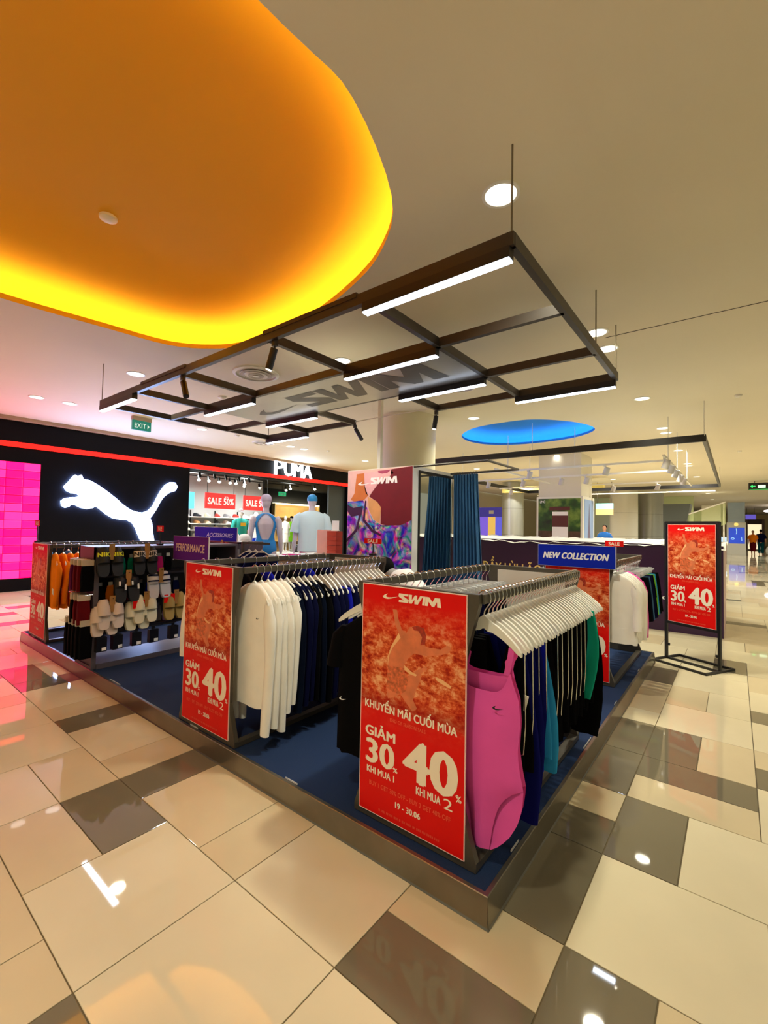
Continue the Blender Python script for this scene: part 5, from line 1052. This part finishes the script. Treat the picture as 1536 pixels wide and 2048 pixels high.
sh_ = MB().add(hv, hf).build('plastic_sheet', mat('plastic_sheet_white', S(236, 236, 232), .35), ho); sm = sh_.modifiers.new('t', 'SOLIDIFY'); sm.thickness = .004
M_GOLD = mat('gold_letters', S(236, 200, 112), .5)
lettering('lettering', M_GOLD, ho, 'ĐẨY LÙI LÃO HÓA', (.378, .65, .26, .48), lambda u, v: (-3.2+6.13*u, -.002, 1.34-1.34*v), .02)
lettering('lettering', M_LETW, ho, 'or', (.875, .90, .60, .64), lambda u, v: (-3.2+6.13*u, -.002, 1.34-1.34*v), .03)
# second hanging frame with white tracks
f2 = thing('spotlight_rig', 'large black hanging frame with white spotlight tracks over the purple hoarding', 'ceiling frame', (-3.3, 9.1, 3.05))
for a, b in (((-3.6, 0), (2.9, 0)), ((-3.6, 9.5), (2.9, 9.5)), ((2.9, 0), (2.9, 9.5)), ((-3.6, 0), (-3.6, 9.5))): MB().bar((a[0], a[1], .065), (b[0], b[1], .065), .05, .12).build('frame_bar', M_BLACK, f2)
for a, b in (((-3.0, .9), (2.3, .9)), ((-3.0, 2.6), (2.3, 2.6)), ((-3.0, 5.2), (2.3, 5.2)), ((2.3, 0.2), (2.3, 6.6)), ((-1.0, .4), (-1.0, 6)), ((-3.0, 8.9), (2.8, 8.9))): MB().bar((a[0], a[1], -.15), (b[0], b[1], -.15), .04, .04).build('white_track', M_WHP, f2)
for x, y, z in ((2.9, 0, .1), (-3.6, 0, .1), (0, 0, .1), (2.9, 9.5, .1), (2.3, .9, -.15), (2.3, 2.6, -.15), (-.9, .9, -.15), (.6, .9, -.15), (2.3, 5.2, -.15), (-1., 2.6, -.15), (-3, 2.6, -.15)): MB().tube([(x, y, z), (x, y, CEIL-3.05)], .008).build('suspension_rod', M_WHP, f2)
for k, (x, y) in enumerate(((2.3, .35), (2.3, 1.2), (1.2, .9), (2.3, 2.0), (2.3, 3.0), (2.3, 3.8), (-.4, .9), (-2.2, 2.6), (-1.2, 2.6), (.5, 5.2), (1.6, 5.2), (-2.6, 5.2), (-.2, 2.6), (.4, 2.6))):
    t = thing('white_spotlight', 'white track spotlight, %s on the tracks over the purple hoarding' % ORD[k], 'spotlight', (-3.3+x, 9.1+y, 2.885), 0, 'white spotlights over the hoarding')
    MB().box(-.02, .02, -.05, .05, -.04, 0).build('gear_box', M_WHP, t); MB().tube([(.0, 0, -.03), (.02, -.02, -.09)], .012).build('stem', M_WHP, t); MB().tube([(.05, -.03, -.05), (.0, .0, -.2)], [.055, .06], 14).build('lamp_head', mat('lamp_head_grey', S(206, 202, 200), .4), t, True)
# far parts of the mall
fw = MB().box(-13, 10, 70, 70.3, 0, CEIL).build('wall_end', mat('far_wall', S(214, 190, 140), .7)); struct(fw); tag(fw, 'warm cream wall at the far end of the mall')
gw = MB().box(-9.6, -2.0, 33, 33.1, 0, CEIL).build('wall_glass', mat('green_glass', S(190, 198, 140), .2, emit=(.5, .5, .25, 1), estr=.12)); struct(gw); tag(gw, 'pale yellow-green glazed wall behind the distant columns')
bk = tag(MB().box(-8.5, -4.2, 19.6, 20.0, 3.2, 3.45).build('ceiling_bulkhead', mat('bulkhead_light_tint', S(236, 220, 130), .6)), 'curved ceiling bulkhead tinted with painted yellow light behind the square pillar', 'bulkhead')  # yellow light falling on the bulkhead is put into its base colour
sp_ = thing('distant_shop', 'small distant shop with purple lit front and yellow door', 'shop', (-11.05, 24, 0))
MB().box(-.85, .85, 0, .2, 2.2, 2.75).build('shop_fascia', mat('fascia_violet', S(60, 50, 140), .5, emit=(.06, .05, .35, 1), estr=.5), sp_)
for a, b, c, e in ((-.8, -.2, (120, 90, 230), (.25, .15, .9, 1)), (-.2, .25, (236, 190, 80), (.9, .6, .15, 1)), (.25, .85, (90, 90, 230), (.15, .15, .9, 1))): MB().box(a, b, 0, .1, 0, 2.2).build('shop_pane', mat('pane_%d' % c[0], S(*c), .3, emit=e, estr=.6), sp_)
MB().box(-.14, .14, -.02, 0, 2.38, 2.58).build('lit_label', M_LETW, sp_)
ym = tag(MB().box(-12.0, -11.86, 24, 24.08, 1.9, 2.5).build('yellow_sign', mat('sign_yellow_lit', S(250, 200, 20), .5, emit=(1, .6, .02, 1), estr=.6)), 'small yellow blade sign beside the distant purple shop', 'sign')
ys_ = thing('distant_shop_sign', 'distant orange shop sign with cyan letters', 'sign', (-4.66, 22, 2.25)); MB().box(-.36, .36, 0, .1, 0, .26).build('sign_panel', mat('sign_orange_lit', S(250, 190, 110), .5, emit=(1, .6, .25, 1), estr=.6), ys_); MB().box(-.36, .36, 0, .1, .26, .52).build('sign_panel', mat('sign_cyan_lit', S(150, 230, 235), .5, emit=(.3, .85, .9, 1), estr=.7), ys_)
for x in (-.3, .3): MB().tube([(x, .05, .52), (x, .05, CEIL-2.25)], .01).build('drop_rod', M_GREYM, ys_)
es = thing('escalator', 'distant escalator with dark slanted underside and pale handrail', 'escalator', (-1.3, 24.2, 0)); MB().loft([[(-1.33, 0, 2.81), (-1.33, 1.2, 2.81), (-1.33, 1.2, 1.0), (-1.33, 0, 1.0)], [(-.28, 0, 2.81), (-.28, 1.2, 2.81), (-.6, 1.2, 1.0), (-.6, 0, 1.0)]]).build('underside_cladding', mat('escalator_dark', S(74, 80, 76), .35), es)
MB().bar((-.4, .2, 2.33), (.98, .2, 2.88), .05, .05).build('handrail', M_WHP, es); MB().loft([[(-.4, .2, 1.4), (-.4, .2, 2.3)], [(.98, .2, 1.9), (.98, .2, 2.85)]], closed=False, cap=False).build('glass_side', mat('escalator_glass', S(200, 214, 150), .1, alpha=.5), es); MB().bar((.9, .6, 0), (.9, .6, 2.85), .06, .06).build('support_post', M_WHP, es); MB().box(-1.3, -.6, .1, 1.1, 0, 1.0).build('support_base', mat('escalator_dark', S(74, 80, 76), .35), es)
wv = tag(MB().box(-1.45, -.62, 30, 31, 0, 3.0).build('white_kiosk', M_COLW), 'plain white kiosk wall behind the escalator', 'kiosk')
jp = thing('jewellery_pillar', 'distant white pillar with a blue jewellery advertisement', 'pillar', (.05, 41.5, 0)); MB().box(-.55, .55, -.5, .5, 0, 2.3).build('pillar_casing', M_WHP, jp); MB().box(-.5, .5, -.45, .5, 2.3, CEIL-.001).build('pillar_shaft', mat('pillar_blue_light_tint', S(196, 214, 236), .5), jp)  # upper shaft: bluish light painted into the white
ad = MB().box(-.43, .48, -.52, -.5, .78, 1.92).build('advert_panel', mat('advert_blue', S(40, 80, 220), .4, emit=(.04, .1, .75, 1), estr=.5), jp)
M_JEWEL = mat('jewel_cyan', S(190, 240, 255), .3, emit=(.5, .9, 1, 1), estr=.6)
MB().tube([(0, -.53, 1.85), (.03, -.53, 1.6), (.0, -.53, 1.45)], .02).build('printed_pendant', M_JEWEL, ad); MB().tube([(-.2+.09*math.cos(a), -.53, 1.12+.06*math.sin(a)) for a in [2*PI*k/12 for k in range(13)]], .018).build('printed_ring', M_JEWEL, ad); MB().tube([(.3, -.53, 1.25), (.31, -.53, .98)], .018).build('printed_earring', M_JEWEL, ad)
MB().ball((0, -.52, 2.15), .12, .03, .12).build('gold_emblem', mat('emblem_gold', S(250, 220, 120), .4, emit=(1, .75, .2, 1), estr=.8), jp, True)
st2 = thing('overhead_sign', 'black overhead sign with green arrow at the right edge', 'sign', (.95, 24.3, 3.36)); MB().box(-.5, .9, 0, .1, 0, .3).build('sign_panel', M_BLACK, st2); MB().box(-.48, .9, -.004, 0, .0, .03).build('green_edge', mat('edge_green_lit', S(30, 150, 60), .5, emit=(.05, .5, .1, 1), estr=.6), st2)
logo_poly(st2, 'arrow_mark', mat('arrow_green_lit', S(40, 220, 90), .5, emit=(.05, .8, .2, 1), estr=1), [(0, .5), (.5, 1), (.5, .65), (1, .65), (1, .35), (.5, .35), (.5, 0)], (-.45, -.28, .08, .22), lambda u, v: (u, -.005, v)); MB().box(-.2, .05, -.008, 0, .08, .2).build('lit_label', mat('label_green_lit', S(200, 255, 220), .5, emit=(.6, 1, .7, 1), estr=1), st2)
for x in (-.3, .7): MB().tube([(x, .05, .3), (x, .05, CEIL-3.36)], .012).build('drop_rod', M_BLACK, st2)
# shops at the end of the corridor
for k, (x0, x1, c, e) in enumerate(((.75, 2.2, (250, 230, 170), 1.0), (2.9, 5, (240, 210, 150), .8), (-3.5, -1.2, (236, 220, 170), .6))):
    t = thing('far_shop_front', ['bright cream shop front behind the walking people', 'warm shop front at the far right end', 'pale shop front behind the white kiosk'][k], 'shop', ((x0+x1)/2, 56+k, 0), 0, 'shop fronts at the far end'); w = (x1-x0)/2
    MB().box(-w, w, 0, .3, 2.4, 2.9).build('shop_fascia', mat('far_fascia', S(70, 40, 40), .5), t); MB().box(-w, w, .2, .3, 0, 2.4).build('shop_window', mat('far_window_%d' % k, S(*c), .4, emit=(1, .85, .55, 1), estr=e), t)
    for x in (-w, w-.2): MB().box(x, x+.2, -.1, .3, 0, 2.9).build('shop_pier', mat('far_pier', S(110, 84, 70), .5), t)
bs = thing('hanging_sign', 'small violet hanging sign above the walking people', 'sign', (1.05, 50, 2.75)); MB().box(-.35, .35, 0, .1, 0, .4).build('sign_panel', mat('sign_violet_lit', S(70, 60, 150), .5, emit=(.2, .15, .8, 1), estr=.6), bs)
for x in (-.25, .25): MB().tube([(x, .05, .4), (x, .05, CEIL-2.75)], .012).build('drop_rod', M_BLACK, bs)
rgl = tag(MB().tube([(2.9+1.1*math.cos(a), 46+2.2*math.sin(a), 3.3) for a in [2*PI*k/32 for k in range(33)]], .05).build('ring_light', mat('ring_glow', S(255, 240, 240), .4, emit=(1, .9, .9, 1), estr=3)), 'oval ring light hanging over the far corridor', 'light')
def passer(label, x, y, rz, top, low, hairc, s=1., skirt=False):
    t = thing('person', label, 'person', (x, y, 0), rz, 'people walking in the far corridor'); t.scale = (s, s, s); b = body_obj('body', skirt, M_SKIN, t, .02)
    tee_on(t, top, .215, .88, name='top'); 
    if skirt: MB().loft([ring(.15, .11, .25), ring(.2, .15, .6), ring(.19, .14, .92)], cap=False).build('skirt', low, t, True)
    else:
        for q in (-1, 1): MB().tube([(q*.085, 0, .92), (q*.09, 0, .5), (q*.085, .01, .1)], [.105, .085, .075], 12, cap=False).build('trouser_leg', low, t, True)
    MB().ball((0, .02, 1.68), .085, .1, .1).build('hair', hairc, t, True)
passer('distant walking person in orange top and dark skirt', 1.0, 42, .1, MG['orange'], MG['maroon'], M_HAIR, .98, True); passer('distant walking person in dark blue tee with a bag', 1.45, 42.3, PI, MG['navy'], MG['darkteal'], M_HAIR, 1.03)
bgx = thing('plastic_bag', 'white plastic bag beside the distant walker', 'bag', (1.85, 42, .0)); MB().ball((0, 0, .3), .16, .12, .3).build('bag_body', M_WHP, bgx, True); MB().tube([(-.05, 0, .55), (0, 0, .7), (.05, 0, .55)], .01).build('bag_handle', M_WHP, bgx)
kc = thing('service_counter', 'pale counter with seated person beyond the square pillar', 'counter', (-4.3, 19.4, 0)); MB().box(-.8, .8, 0, .5, 0, 1.2).build('counter_body', M_COLW, kc); MB().box(-.85, .85, -.05, .55, 1.2, 1.24).build('counter_top', M_WHP, kc)
passer('distant person in bright blue top behind the pale counter', -4.25, 20.15, 0, mat('top_bright_blue', S(30, 110, 200), .8), MG['black'], M_HAIR, 1.0)
dk = thing('jewellery_counter', 'white display counter with lit blue glass beside the jewellery pillar', 'counter', (-.9, 36, 0)); MB().box(-.35, .45, 0, .6, 0, .95).build('counter_body', mat('hoarding_side', S(214, 184, 178), .5), dk); MB().box(-.35, .45, 0, .6, .95, 1.25).build('glass_case', mat('case_glow', S(190, 220, 250), .2, emit=(.5, .75, 1, 1), estr=.8), dk)
